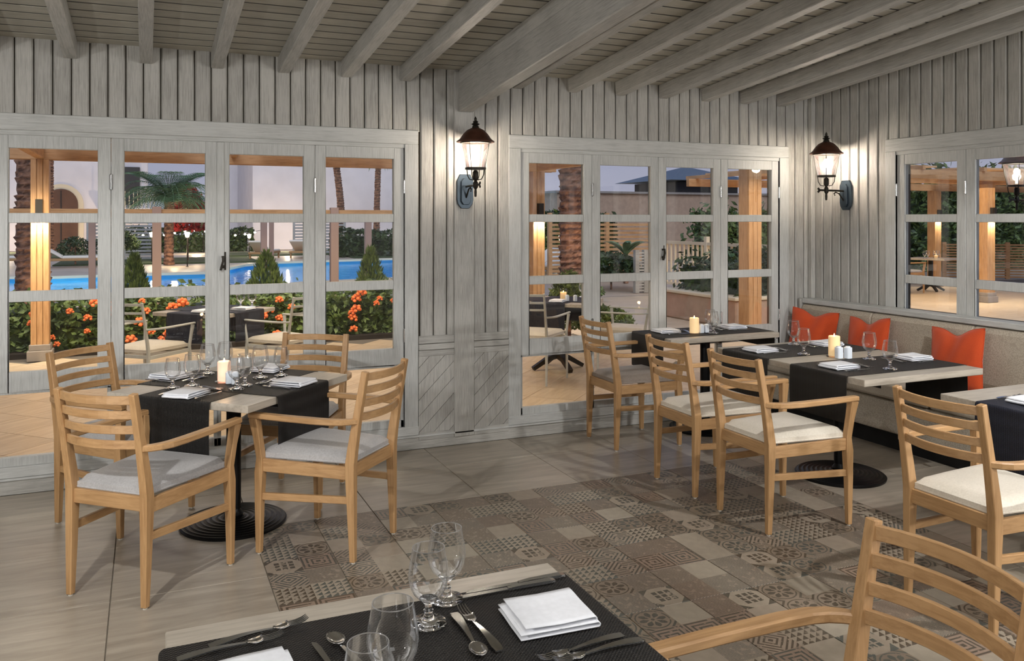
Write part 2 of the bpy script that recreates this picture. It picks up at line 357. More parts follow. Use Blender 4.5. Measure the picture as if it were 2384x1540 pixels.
def children(o): return [c for c in COL.objects if c.parent == o]
def copy_tree(o, parent=None):
    c = o.copy(); COL.objects.link(c); c.parent = parent
    for ch in list(o.children): copy_tree(ch, c)
    return c
YA, XB = 5.735, 5.366           # faces of the back wall and the right wall
def roofz(y, z0=2.71): return z0+.098*(YA-y)
XL, YF = -3.6, -3.0             # room extends out of view
# ================================================================== FLOOR
fl = struct(MB().box(XL, XB+.1, YF, YA+.1, -.06, -.004).build('floor', 'grout'))
def tile_mesh(wx, wy, mat, h=.006, g=.0015):
    b = MB(); x, y = wx/2-g, wy/2-g; c = .0015
    b.add([(-x, -y, 0), (x, -y, 0), (x, y, 0), (-x, y, 0), (-x+c, -y+c, h), (x-c, -y+c, h), (x-c, y-c, h), (-x+c, y-c, h)],
          [(4, 5, 6, 7), (0, 1, 5, 4), (1, 2, 6, 5), (2, 3, 7, 6), (3, 0, 4, 7)])
    return b.mesh('tile', mat)
TB = .65; px0, px1, py1 = .51, 3.76, 4.62
big = tile_mesh(TB, TB, 'tile'); cut = {}
def tile_at(x0, x1, y0, y1):
    key = (round(x1-x0, 3), round(y1-y0, 3))
    if key not in cut: cut[key] = big if key == (.65, .65) else tile_mesh(x1-x0, y1-y0, 'tile')
    put('tile', cut[key], fl, ((x0+x1)/2, (y0+y1)/2, -.006))
ys = [py1+TB*k for k in range(-12, 3)]; xs = [px0+TB*k for k in range(-7, 9)]
for i, x in enumerate(xs):
    for y in ys:
        x0, x1, y0, y1 = max(x, XL), min(x+TB, XB), max(y, YF), min(y+TB, YA)
        if x1-x0 < .05 or y1-y0 < .05: continue
        if x0 >= px0-.01 and x1 <= px1+.01 and y1 <= py1+.01: continue
        tile_at(x0, x1, y0, y1)
pm = tile_mesh(.325, .325, 'patch')
n = 0
for j in range(18):
    for i in range(10):
        put('patterned_tile', pm, fl, (px0+.325*(i+.5), py1-.325*(j+.5), -.006))
# ================================================================== WALLS
def plank_mesh(wd, h, th, mat, top_slope=0):
    """vertical tongue and groove board, chamfered long edges; local z = 0 at its foot"""
    x = wd/2-.0035; c = .008; b = MB()
    P = [(-x, 0), (-x, th-c), (-x+c, th), (x-c, th), (x, th-c), (x, 0)]
    vs = []
    for k in (0, 1):
        for (a, t) in P: vs.append((a, -t, 0 if k == 0 else h+top_slope*a))
    m = len(P); b.add(vs, [tuple(range(m)), tuple(range(2*m-1, m-1, -1))]+[(i, (i+1) % m, m+(i+1) % m, m+i) for i in range(m)])
    return b.mesh('plank', mat)
wa = struct(empty('wall_back', (0, YA, 0))); wb = struct(empty('wall_right', (XB, 0, 0)))
OA = (-.82, 1.669); OB2 = (2.566, 5.008); ZT = 2.16; CW = .10     # window openings, head height, casing width
# solid core behind the boards
def core(name, boxes, parent, mat='black'):
    b = MB()
    for q in boxes: b.box(*q)
    return b.build(name, mat, parent)
core('core', [(XL, OA[0], .03, .16, 0, 2.71), (OA[1], OB2[0], .03, .16, 0, 2.71), (OB2[1], XB+.16, .03, .16, 0, 2.71),
              (OA[0], OA[1], .03, .16, ZT, 2.71), (OB2[0], OB2[1], .03, .16, ZT, 2.71), (OA[0], OA[1], .03, .16, 0, .13), (OB2[0], OB2[1], .03, .16, 0, .13)], wa, 'seam')
pc = {}
def plank(parent, x, z0, z1, wd=.1, wall='A', slope=0):
    key = (round(wd, 3), round(z1-z0, 3), slope)
    if key not in pc: pc[key] = plank_mesh(wd, z1-z0, .018, 'grey_z', slope)
    return put('plank', pc[key], parent, (x, .022, z0) if wall == 'A' else (.022, x, z0), 0 if wall == 'A' else -pi/2)
ZC = 2.262                                  # top of the casings
CA = (OA[0]-CW, OA[1]+CW); CB = (OB2[0]-CW, OB2[1]+CW-.02)
x = -.015-.1*36
while x < XB-.02:
    xc = x+.05
    if CA[0] < xc < CA[1] or CB[0] < xc < CB[1]: plank(wa, xc, ZC-.01, 2.712)
    elif 1.77 < xc < 2.47:
        if abs(xc-2.11) > .07: plank(wa, xc, .80, 2.712)
    else: plank(wa, xc, .06 if xc < 0 else .80, 2.712)
    x += .1
# pilaster between the two windows and the diagonal-board panels below
MB().box(2.037, 2.19, -.012, .02, .06, 2.7).build('pilaster', 'grey_z', wa, bevel=.004)
for (a, b_) in ((1.772, 2.037), (2.19, 2.465), (5.09, 5.34)):
    for k, (z0, z1) in enumerate(((.745, .80), (.70, .742), (.655, .697))):
        MB().box(a, b_, -.006-.004*(k == 1), .02, z0, z1).build('rail', 'grey_x', wa, bevel=.003)
    MB().box(a, b_, -.006, .02, .06, .115).build('rail', 'grey_x', wa, bevel=.003)
    # diagonal boards clipped to the panel
    z0, z1 = .115, .655; wdt = b_-a; step = .115; k = -4
    def clip(poly, f):
        out = []
        for i in range(len(poly)):
            p, q = poly[i], poly[(i+1) % len(poly)]; a1, a2 = f(p), f(q)
            if a1 >= 0: out.append(p)
            if (a1 > 0) != (a2 > 0) and abs(a1-a2) > 1e-9: t = a1/(a1-a2); out.append((p[0]+(q[0]-p[0])*t, p[1]+(q[1]-p[1])*t))
        return out
    for k in range(-5, 8):
        lo, hi = k*step+.002, (k+1)*step-.002     # band of (z-z0)-(x-a)
        poly = [(a, z0), (b_, z0), (b_, z1), (a, z1)]
        poly = clip(poly, lambda p: ((p[1]-z0)-(p[0]-a))-lo); 
        if len(poly) > 2: poly = clip(poly, lambda p: hi-((p[1]-z0)-(p[0]-a)))
        if len(poly) < 3: continue
        MB().prism(poly, -.002, .02).build('diagonal_board', 'grey_z', wa)
# plinth along the floor
MB().box(XL, XB, -.0, .03, 0, .09).build('plinth', 'grey_x', wa, bevel=.003)
MB().box(XL, XB, -.012, .03, .085, .10).build('plinth_cap', 'frame_x', wa, bevel=.003)
# ---- right wall
OR_ = (-.6, 4.833)          # window opening along y
ZW3 = .93
# core
b = MB(); b.box(0.03, .16, YF, OR_[0], 0, 3.7); b.box(.03, .16, OR_[0], OR_[1], 0, .93); b.box(.03, .16, OR_[1], YA+.16, 0, 2.9)
b.prism([(OR_[0], ZT), (OR_[1], ZT), (OR_[1], roofz(OR_[1])), (OR_[0], roofz(OR_[0]))], .03, .16, 'x'); b.build('core', 'seam', wb)
y = 5.71
while y > YF:
    yc = y-.05
    top = roofz(yc)+.0
    if OR_[0]-.1 < yc < 4.93: plank(wb, yc, ZC-.01, top+.006, .1, 'B')
    else: plank(wb, yc, .06, top+.006, .1, 'B')
    y -= .1
# corner post
MB().box(XB-.045, XB, YA-.045, YA, .06, 2.71).build('trim_1', 'grey_z', None, bevel=.004)
struct(bpy.data.objects['trim_1'])
# out-of-view walls
wl = struct(MB().box(XL-.1, XL, YF, YA, 0, 3.7).build('wall_left', 'grey_z')); wf = struct(MB().box(XL-.1, XB+.2, YF-.1, YF, 0, 3.8).build('wall_front', 'grey_x'))
# ================================================================== CEILING
ce = struct(empty('ceiling', (0, 0, 0)))
sl = math.atan(.098); Lr = (YA-YF)/cos(sl)
MB().prism([(YF-.2, roofz(YF-.2)+.03), (YA+.5, roofz(YA+.5)+.03), (YA+.5, roofz(YA+.5)+.16), (YF-.2, roofz(YF-.2)+.16)], XL-.1, XB+.5, 'x').build('roof_deck', 'black', ce)
bm_board = MB(); c = .004; bw = .125/2-.0075
bm_board.prism([(-bw, .0+c), (-bw+c, 0), (bw-c, 0), (bw, c), (bw, .022), (-bw, .022)], XL, XB+.02, 'x')
bmesh_board = bm_board.mesh('board', 'deck_x')
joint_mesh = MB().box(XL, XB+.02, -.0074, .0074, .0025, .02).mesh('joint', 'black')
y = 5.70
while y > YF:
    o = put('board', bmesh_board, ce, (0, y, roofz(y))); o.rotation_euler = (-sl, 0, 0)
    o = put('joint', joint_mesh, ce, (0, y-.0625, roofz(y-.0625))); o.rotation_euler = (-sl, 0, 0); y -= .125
raf = MB().box(-.0375, .0375, -Lr, 0, -.108, .0).mesh('rafter', 'grey_y')
def rafter(x):
    o = put('rafter', raf, ce, (x, YA+.01, roofz(YA)), 0, .004); o.rotation_euler = (-sl, 0, 0); return o
for x in (-3.35, -2.94, -2.53, -2.12, -1.71, -1.3, -.85, -.42, 0.0, .42, .84, 1.257, 1.675, 2.535, 3.0, 3.415, 3.82, 4.235, 4.628, 5.014):
    rafter(x)
o = MB().box(-.05, .05, -Lr, 0, -.306, -.10).build('main_beam', 'grey_y', ce, (2.115, YA-.002, roofz(YA)), 0, .006); o.rotation_euler = (-sl, 0, 0)
o = MB().box(-.042, .042, -Lr, 0, -.10, .0).build('main_beam', 'grey_y', ce, (2.115, YA-.002, roofz(YA)), 0, .004); o.rotation_euler = (-sl, 0, 0)
# ================================================================== WINDOWS
def pane(parent, x0, x1, z0, z1, y=.028):
    return MB().box(x0, x1, y, y+.004, z0, z1).build('pane', 'pane', parent)
def casing(parent, x0, x1, zt, zb, sill_low):
    """flat architrave, inner bead and head; local frame: x along the wall, -y into the room"""
    MB().box(x0-CW, x1+CW, -.004, .03, zt, zt+CW).build('casing_head', 'frame_x', parent, bevel=.004)
    MB().box(x0-.02, x1+.02, .004, .05, zt-.028, zt).build('bead', 'frame_x', parent, bevel=.002)
    for (a, b) in ((x0-CW, x0), (x1, x1+CW)):
        MB().box(a, b, -.004, .03, zb, zt+.001).build('casing_side', 'frame_z', parent, bevel=.004)
    MB().box(x0-.012, x0, .0, .10, zb, zt).build('jamb', 'frame_z', parent); MB().box(x1, x1+.012, .0, .10, zb, zt).build('jamb', 'frame_z', parent)
def sash(parent, x0, x1, z0, z1, st=.072, flip=False):
    """three-light casement between z0 and z1"""
    s = .001; x0 += s; x1 -= s; th = (.012, .052)
    rails = [(z0, z0+.118), (1.138, 1.202), (1.609, 1.668), (z1-.078, z1)]
    e = MB()
    e.box(x0, x0+st, *th, z0, z1); e.box(x1-st, x1, *th, z0, z1)
    for (a, b) in rails: e.box(x0+st, x1-st, th[0]+(.004 if 1.1 < a < 1.7 else 0), th[1], a, b)
    f = e.build('sash', 'frame_z' if not flip else 'frame_z', parent, bevel=.003)
    for k in range(3):
        pane(f, x0+st-.004, x1-st+.004, rails[k][1]-.004, rails[k+1][0]+.004)
    return f
hm = MB(); hm.lathe([(0, -.052), (.004, -.05), (.008, -.046), (.008, .046), (.004, .05), (0, .052)], 10); HINGE = hm.mesh('hinge', 'hinge')
def hinges(f, x, zs, y=.006):
    for z in zs: put('hinge', HINGE, f, (x, y, z))
def window(n, loc, rz, x0, x1, nb, zt, zsill, low, hx):
    wn = struct(empty('window_%d' % n, loc, rz)); casing(wn, x0, x1, zt, .13 if low else zsill, low)
    wd = (x1-x0)/nb
    for k in range(nb):
        a = x0+k*wd; f = sash(wn, a, a+wd, zsill, zt-.028)
        if k in hx: hinges(f, a+(wd if hx[k] else 0), (1.86, .81))
        if low:
            g = MB(); z0, z1 = .13, zsill-.003; s = .022
            g.box(a, a+s, .02, .07, z0, z1); g.box(a+wd-s, a+wd, .02, .07, z0, z1); g.box(a, a+wd, .02, .07, z0, z0+.085); g.box(a, a+wd, .02, .07, z1-.012, z1)
            f2 = g.build('low_light', 'frame_z', wn, bevel=.002); pane(f2, a+s-.003, a+wd-s+.003, z0+.08, z1-.01, .04)
    if low:
        MB().box(x0-CW-.003, x1+CW+.003, -.009, .06, .101, .165).build('threshold', 'frame_x', wn, bevel=.004)
    return wn
def espagnolette(parent, x, z):
    h = MB(); h.box(-.014, .014, -.004, 0, -.045, .045); h.sweep([(0, -.004, .02), (0, -.03, .022), (0, -.034, .0), (-.01, -.034, -.045)], (.011, .009), (1, 0, 0))
    h.sweep([(0, -.018, -.02), (0, -.018, -.035)], (.02, .012), (1, 0, 0)); return h.build('window_handle', 'bronze', parent, (x, .012, z))
w1 = window(1, (0, YA, 0), 0, OA[0], OA[1], 4, ZT, .605, True, {0: 1, 1: 0, 2: 1, 3: 1})
w2 = window(2, (0, YA, 0), 0, OB2[0], OB2[1], 4, ZT, .612, True, {0: 1, 1: 0, 2: 1, 3: 1})
for wn, x in ((w1, .424), (w2, 3.787)):
    MB().box(x-.004, x+.04, .002, .014, .61, ZT-.03).build('astragal', 'frame_z', wn, bevel=.003); espagnolette(wn, x+.03, 1.36).scale = (1.5, 1.2, 1.3)
# right window: local x runs towards -y (camera) when rotated by -90
w3 = window(3, (XB, 0, 0), -pi/2, -OR_[1], -OR_[0], 9, ZT, ZW3-.3, False, {0: 0, 1: 0, 3: 0, 5: 0, 7: 0})
# ================================================================== LANTERNS
def lantern(loc, rz, label, post=False):
    """local +x points away from the wall; origin on the wall at bulb height"""
    t = empty('wall_lantern', loc, rz); tag(t, label, 'lamp', None if post else 'copper capped wall lanterns')
    D = .225
    e = MB(); e.prism([(-.055, -.36), (-.062, -.33), (-.062, -.19), (-.04, -.145), (.04, -.145), (.062, -.19), (.062, -.33), (.055, -.36), (.03, -.392), (-.03, -.392)], 0, .022, 'x')
    e.prism([(-.036, -.34), (-.036, -.2), (-.02, -.175), (.02, -.175), (.036, -.2), (.036, -.34), (.02, -.365), (-.02, -.365)], .02, .04, 'x')
    e.build('backplate', 'slate', t, bevel=.003)
    e = MB(); e.sweep([(.03, 0, -.235), (.12, 0, -.232), (D+.07, 0, -.23)], (.016, .016), n=8, round_=True)
    e.sweep([(.03, 0, -.32), (.06, 0, -.29), (.09, 0, -.255), (.125, 0, -.245), (.142, 0, -.258), (.132, 0, -.272)], (.012, .012), n=8, round_=True)
    e.sweep([(D+.07, 0, -.23), (D+.09, 0, -.215)], (.01, .02), n=6, round_=True); e.sweep([(D+.07, 0, -.23), (D+.09, 0, -.247)], (.01, .02), n=6, round_=True)
    e.build('bracket', 'bronze', t, smooth=True)
    e = MB(); e.lathe([(0, -.315), (.008, -.31), (.01, -.28), (.008, -.26), (.018, -.245), (.018, -.215), (.010, -.20), (.020, -.185), (.020, -.14), (.012, -.128), (0, -.126)], 14)
    for k in range(4):
        a = pi/4+k*pi/2; e.sweep([(.016*cos(a), .016*sin(a), -.195), (.045*cos(a), .045*sin(a), -.19), (.062*cos(a), .062*sin(a), -.16), (.066*cos(a), .066*sin(a), -.118)], (.007, .007), n=6, round_=True)
    e.lathe([(.052, -.122), (.074, -.122), (.074, -.108), (.052, -.108)], 28, closed=True); e.lathe([(0, -.120), (.056, -.120), (.056, -.116), (0, -.116)], 24)
    e.build('burner_cage', 'bronze', t, (D, 0, 0))
    e = MB(); e.lathe([(.066, -.108), (.100, .068)], 28); e.f = [f for f in e.f if len(f) == 4]; e.build('lamp_glass', 'lampglass', t, (D, 0, 0))
    e = MB()
    for k in range(4):
        a = pi/4+k*pi/2; e.sweep([(.070*cos(a), .070*sin(a), -.112), (.104*cos(a), .104*sin(a), .07)], (.005, .005), n=6, round_=True)
    e.lathe([(.098, .062), (.108, .062), (.108, .074), (.098, .074)], 28, closed=True); e.build('lamp_frame', 'bronze', t, (D, 0, 0))
    e = MB(); e.lathe([(.1, .072), (.132, .068), (.134, .074), (.110, .092), (.088, .125), (.062, .152), (.030, .168), (0, .17)], 32); e.build('cap', 'copper', t, (D, 0, 0))
    e = MB(); e.lathe([(.028, .162), (.022, .182), (.016, .186), (.032, .196), (.014, .204), (.020, .212), (.008, .222), (.010, .232), (0, .252)], 16); e.build('finial', 'bronze', t, (D, 0, 0))
    e = MB(); e.lathe([(0, -.10), (.012, -.10), (.012, -.045), (0, -.045)], 12); e.build('lamp_holder', 'porcelain', t, (D, 0, 0))
    e = MB(); e.lathe([(0, -.045), (.010, -.044), (.022, -.015), (.024, .005), (.016, .024), (0, .030)], 16); e.build('bulb', 'bulb', t, (D, 0, 0))
    p = Vector((D, 0, .0)); p.rotate(Matrix.Rotation(rz, 3, 'Z')); p += Vector(loc)
    light('POINT', p+Vector((0, 0, -.005)), 30 if not post else 12, (1, .87, .74), .036)
    return t
lantern((2.112, YA-.012, 2.10), -pi/2, 'copper capped lantern on the grey pilaster between the two long windows')
lantern((XB-.0, 5.33, 2.10), pi, 'copper capped lantern in the corner above the banquette')
# ================================================================== CHAIRS
def bow(a, b, dep, n=9):
    """points from a to b bowed by dep along -x"""
    a, b = Vector(a), Vector(b); return [a.lerp(b, i/(n-1))+Vector((-dep*(1-(2*i/(n-1)-1)**2), 0, 0)) for i in range(n)]
def make_chair(kind='oak', seatmat='seat'):
    metal = kind == 'metal'; mz = 'white_metal' if metal else 'oak_z'; mx_ = 'white_metal' if metal else 'oak_x'; my = 'white_metal' if metal else 'oak_y'
    k = .62 if metal else 1.0
    t = empty('terrace_armchair' if metal else 'dining_armchair'); ox = -.245
    bv = .003
    bx = lambda z: .012*min(1, z/.46) if z < .46 else .012-.078*((z-.46)/.45)**1.15
    for s in (1, -1):
        zs = [0.006, .2, .40, .47, .55, .70, .912]
        pts = [(ox+bx(z), s*.20, z) for z in zs]
        sec = [(.027*k, .027*k), (.034*k, .036*k), (.038*k, .046*k), (.038*k, .048*k), (.036*k, .044*k), (.033*k, .036*k), (.030*k, .030*k)]
        lg = MB().sweep(pts, sec, (1, 0, 0)).build('rear_leg', mz, t, bevel=bv)
        if not metal: MB().lathe([(0, -.0), (.010, 0), (.010, .007), (0, .007)], 10).build('glide', 'glide', lg, (ox, s*.2, 0))
        pts = [(ox+.492, s*.252, .006), (ox+.49, s*.252, .25), (ox+.487, s*.25, .40), (ox+.485, s*.248, .47), (ox+.497, s*.256, .57), (ox+.51, s*.265, .665)]
        sec = [(.027*k, .027*k), (.036*k, .036*k), (.040*k, .046*k), (.038*k, .034*k), (.036*k, .036*k), (.040*k, .048*k)]
        lg = MB().sweep(pts, sec, (1, 0, 0)).build('front_leg', mz, t, bevel=bv)
        if not metal: MB().lathe([(0, -.0), (.010, 0), (.010, .007), (0, .007)], 10).build('glide', 'glide', lg, (ox+.492, s*.252, 0))
        zz = .677
        ap = [(ox-.028, s*.205, zz), (ox+.0, s*.232, zz), (ox+.03, s*.252, zz), (ox+.075, s*.266, zz), (ox+.15, s*.272, zz), (ox+.34, s*.273, zz), (ox+.535, s*.268, zz)]
        MB().sweep(ap, [(.026*k, .028*k), (.032*k, .028*k), (.038*k, .028*k), (.042*k, .028*k), (.044*k, .028*k), (.044*k, .027*k), (.042*k, .026*k)]).build('armrest', mx_, t, bevel=.005)
        MB().sweep([(ox+.025, s*.202, .425-.0), (ox+.47, s*.25, .435)], (.02, .062) if not metal else (.02, .03)).build('side_rail', mx_, t, bevel=.002)
        if not metal: MB().sweep([(ox+.02, s*.202, .297), (ox+.475, s*.248, .281)], (.02, .034)).build('stretcher', mx_, t, bevel=.002)
    MB().sweep([(ox+.012, -.19, .434), (ox+.012, .19, .434)], (.022, .062) if not metal else (.02, .03)).build('rear_rail', my, t, bevel=.002)
    MB().sweep([(ox+.485, -.24, .434), (ox+.485, .24, .434)], (.022, .062) if not metal else (.02, .03)).build('front_rail', my, t, bevel=.002)
    for i, (z, h) in enumerate(((.884, .036), (.821, .034), (.757, .034), (.692, .036)) if not metal else ((.894, .024), (.82, .02), (.75, .02))):
        x = ox+bx(z); MB().sweep(bow((x, -.19, z), (x, .19, z), .045), (.014, h) if not metal else (.01, h), (0, 0, 1)).build('back_slat', my, t, bevel=.002)
    # cushion: tapered, domed, piping round the edge
    e = MB(); n1, n2 = 14, 14; zt, zb = .488, .464
    def outline(a, b):
        x = ox+.018+.478*a; w = .186+(.238-.186)*a
        return x, w*(2*b-1)
    def topf(a, b):
        x, y = outline(a, b); e_ = min(a, 1-a, b, 1-b); r = min(1, e_/.10); return (x, y, zt+.004+.024*(1-(1-r)**2)+.010*sin(pi*a)*sin(pi*b))
    e.grid(topf, n1, n2); e.grid(lambda a, b: (*outline(a, b), zb), n1, n2)
    for fn in (lambda a: (a, 0), lambda a: (a, 1), lambda a: (0, a), lambda a: (1, a)):
        e.grid(lambda a, b: (lambda q: (*outline(*fn(a)), zb+(topf(*fn(a))[2]-zb)*b))(0), n1, 1)
    cu = e.build('seat_cushion', seatmat, t, smooth=True)
    pts = [outline(a, 0) for a in (0, .5, 1)]+[outline(1, b) for b in (.5, 1)]+[outline(a, 1) for a in (.5, 0)]+[outline(0, .5), outline(0, 0)]
    MB().sweep([(p[0], p[1], .470) for p in pts], (.008, .008), n=6, round_=True).build('piping', seatmat, cu, smooth=True)
    return t
CG = 'light oak armchairs with slatted backs'
protos = {}
def chair(x, y, deg, label, seatmat='seat', kind='oak', group=CG):
    """x, y = midpoint between the rear feet; deg = heading"""
    key = (kind, seatmat)
    if key not in protos: t = protos[key] = make_chair(kind, seatmat)
    else: t = copy_tree(protos[key])
    a = R(deg); t.location = (x+.245*cos(a), y+.245*sin(a), 0); t.rotation_euler = (0, 0, a); tag(t, label, 'chair', group); return t
chair(-.152, 3.974, 47.8, 'oak armchair nearest the camera at the left square table, seen from behind')
chair(1.037, 4.10, 136.4, 'oak armchair with grey seat on the right side of the left square table, in profile')
chair(.945, 5.30, 237, 'oak armchair behind the left square table, beneath the right half of the long window')
chair(-.29, 5.25, -45, 'oak armchair behind the left square table, beneath the leftmost window leaf')
chair(3.032, 5.335, 0, 'oak armchair with taupe seat at the small table under the middle window', 'seat_dark')
chair(2.942, 4.285, 0, 'oak armchair with cream seat, farther of the two at the banquette table', 'seat_cream')
chair(2.940, 3.650, 0, 'oak armchair with cream seat, nearer of the two at the banquette table', 'seat_cream')
chair(3.033, 2.465, 0, 'oak armchair with cream seat at the right edge table, partly behind the foreground chair', 'seat_cream')
chair(1.535, 1.305, 180, 'large oak armchair back in the bottom right foreground, cut by the frame', 'seat')
# ================================================================== TABLES
def base_mesh():
    prof = [(0, .0), (.272, 0), (.275, .012), (.268, .018)]
    r = .262; z = .018
    while r > .06: prof += [(r, z), (r-.010, z+.006), (r-.020, z+.001)]; r -= .028; z += .0022
    prof += [(.05, .05), (.036, .07), (.033, .09), (0, .09)]
    return MB().lathe(prof, 56).mesh('base', 'iron')
BASE = base_mesh()
def table(x, y, wx, wy, deg, label, name='dining_table', post=True):
    t = empty(name, (x, y, 0), R(deg)); tag(t, label, 'table')
    MB().box(-wx/2, wx/2, -wy/2, wy/2, .714, .752).build('tabletop', 'top', t, bevel=.0025)
    MB().box(-.16, .16, -.16, .16, .700, .714).box(-.3, .3, -.02, .02, .702, .714).build('support_plate', 'iron', t)
    MB().lathe([(.038, .08), (.038, .70)], 20).build('pole', 'iron', t); put('base', BASE, t)
    return t
A1 = 45.6
table(.432, 4.745, .87, .87, A1, 'square bleached oak pedestal table set diagonally, left of the room')
table(4.055, 4.085, .93, 1.29, 0, 'long bleached oak pedestal table for four before the banquette')
table(4.005, 5.43, 1.0, .54, 0, 'small bleached oak table for two against the middle window sill')
table(4.13, 2.57, .92, .92, 0, 'bleached oak table cut by the right edge of the picture')
table(.49, 1.485, .905, .905, 0, 'bleached oak table in the bottom foreground, laid with a black runner')
for o in list(COL.objects):
    pass
# ---- runners
def runner(x, y, L, W, deg, dropA, dropB, label, z=.753, mat='runner', name='table_runner'):
    """runs along local x over a table of length L; drops over both ends"""
    th = .0018; r = .012; path = []
    h = L/2
    def end(s, d):
        q = []
        for k in range(7):
            a = pi/2*k/6; q.append((s*(h+.001+r*sin(a)), r*(cos(a)-1)))
        q.append((s*(h+.001+r+.003), -r-d*.5)); q.append((s*(h+.001+r+.001), -r-d)); return q
    A = end(-1, dropA)[::-1] if dropA else [(-h+.004, 0)]
    B = end(1, dropB) if dropB else [(h-.004, 0)]
    mid = [(-h+.004+(2*h-.008)*k/10, 0) for k in range(0, 11)]
    pr = A+(mid[(0 if dropA else 1):(11 if dropB else 10)])+B
    P = []
    for p in pr:
        if not P or (abs(p[0]-P[-1][0])+abs(p[1]-P[-1][1])) > 1e-5: P.append(p)
    e = MB(); vs = []
    for i, p in enumerate(P):
        a = Vector(P[max(0, i-1)]); b = Vector(P[min(len(P)-1, i+1)]); t = (b-a).normalized(); nn = Vector((-t.y, t.x))
        vs.append((p[0], p[1])); 
    n = len(P); up = []
    for i, p in enumerate(P):
        a = Vector(P[max(0, i-1)]); b = Vector(P[min(n-1, i+1)]); t = (b-a).normalized(); nn = Vector((-t.y, t.x)); up.append((p[0]+nn.x*th, p[1]+nn.y*th))
    V = [(p[0], s*W/2, p[1]) for s in (-1, 1) for p in vs]+[(p[0], s*W/2, p[1]) for s in (-1, 1) for p in up]
    F = []
    for i in range(n-1):
        F += [(i, i+1, n+i+1, n+i), (2*n+i, 3*n+i, 3*n+i+1, 2*n+i+1), (i, 2*n+i, 2*n+i+1, i+1), (n+i, n+i+1, 3*n+i+1, 3*n+i)]
    F += [(0, n, 3*n, 2*n), (n-1, 3*n-1, 4*n-1, 2*n-1)]
    e.add(V, F); o = e.build(name, mat, None, (x, y, z), R(deg), smooth=True)
    tag(o, label, 'table runner', 'black woven table runners'); return o
runner(.432, 4.745, .87, .445, A1+.0, .245, .245, 'black woven runner hanging toward the nearest chair of the left square table', .7525)
runner(.432, 4.745, .87, .445, A1+90, .245, .245, 'upper black woven runner crossing the left square table toward its right chair', .7548)
runner(4.055, 3.78, .93, .45, 0, .25, .25, 'black woven runner on the nearer end of the banquette table')
runner(4.055, 4.43, .93, .45, 0, .25, .25, 'black woven runner on the farther end of the banquette table')
runner(4.005, 5.455, 1.0, .44, 0, .25, .12, 'black woven runner on the small table under the middle window')
runner(4.13, 2.60, .92, .45, 0, .3, .25, 'dark navy woven runner on the table at the right edge', mat='runner_navy')
runner(.49, 1.63, .905, .45, 0, .2, .2, 'large black woven runner on the foreground table')
for ob in bpy.data.objects:
    if ob.name.startswith('table_runner') and ob.get('label', '').startswith('upper'): pass
# ---- glasses: thin bowl, solid stem and foot
e = MB(); e.lathe([(.009, .052), (.022, .057), (.033, .068), (.0405, .084), (.0435, .103), (.042, .124), (.0375, .148), (.0345, .166)], 36); e.f = [f for f in e.f if len(f) == 4]; BOWL = e.mesh('bowl', 'thinglass')
RIM = MB().lathe([(.0338, .1655), (.0346, .1648), (.0352, .1657), (.0345, .1668)], 36, closed=True).mesh('rim', 'rimglass')
STEM = MB().lathe([(0, 0), (.036, .0), (.0395, .003), (.038, .006), (.022, .010), (.012, .016), (.0085, .024), (.011, .030), (.0075, .036), (.0085, .043), (.014, .050), (.020, .056), (.010, .0555), (0, .054)], 32).mesh('foot', 'glass')
def goblet(x, y, label, group, z=.7565, s=1.0):
    t = empty('water_goblet', (x, y, z)); b_ = put('bowl', BOWL, t); put('rim', RIM, b_); put('foot', STEM, t); t.scale = (s, s, s); tag(t, label, 'glass', group); return t
G1 = 'goblets on the left square table'
for x, y, l, s in ((.126, 4.68, 'stemmed goblet at the far left of the left square table', .92), (.221, 4.70, 'stemmed goblet second from the left on the left square table', 1),
                (.318, 5.035, 'goblet standing behind the candle on the left square table, leftmost of that pair', 1), (.415, 5.075, 'goblet standing behind the candle on the left square table, rightmost of that pair', 1),
                (.425, 4.52, 'goblet just right of the candle and nearest the bare corner of the left table', 1), (.475, 4.60, 'goblet just right of the candle, behind its twin', 1),
                (.575, 4.79, 'larger goblet right of the candle by the folded napkin on the left square table', 1.05), (.690, 4.81, 'rightmost stemmed goblet of the left square table', .95)):
    goblet(x, y, l, G1, .7582, s)
G2 = 'goblets on the banquette table'
for x, y, l in ((4.14, 4.60, 'leftmost goblet on the banquette table, in front of the corner cushion'), (3.90, 4.24, 'goblet second from the left on the banquette table'),
                (4.14, 3.93, 'goblet right of the white shakers on the banquette table'), (3.975, 3.62, 'goblet nearest the front edge of the banquette table')): goblet(x, y, l, G2)
goblet(3.985, 5.30, 'front goblet beside the shakers on the small window table', 'goblets on the window table'); goblet(4.045, 5.42, 'rear goblet beside the shakers on the small window table', 'goblets on the window table')
G5 = 'goblets on the foreground table'
goblet(.559, 1.738, 'foreground goblet, second from the right, with its whole foot in view', G5); goblet(.632, 1.83, 'foreground goblet farthest back, rim overlapping its neighbour', G5)
goblet(.41, 1.485, 'foreground goblet left of centre, its foot below the picture', G5, s=1.08); goblet(.340, 1.385, 'lowest foreground goblet at the bottom edge of the picture', G5)
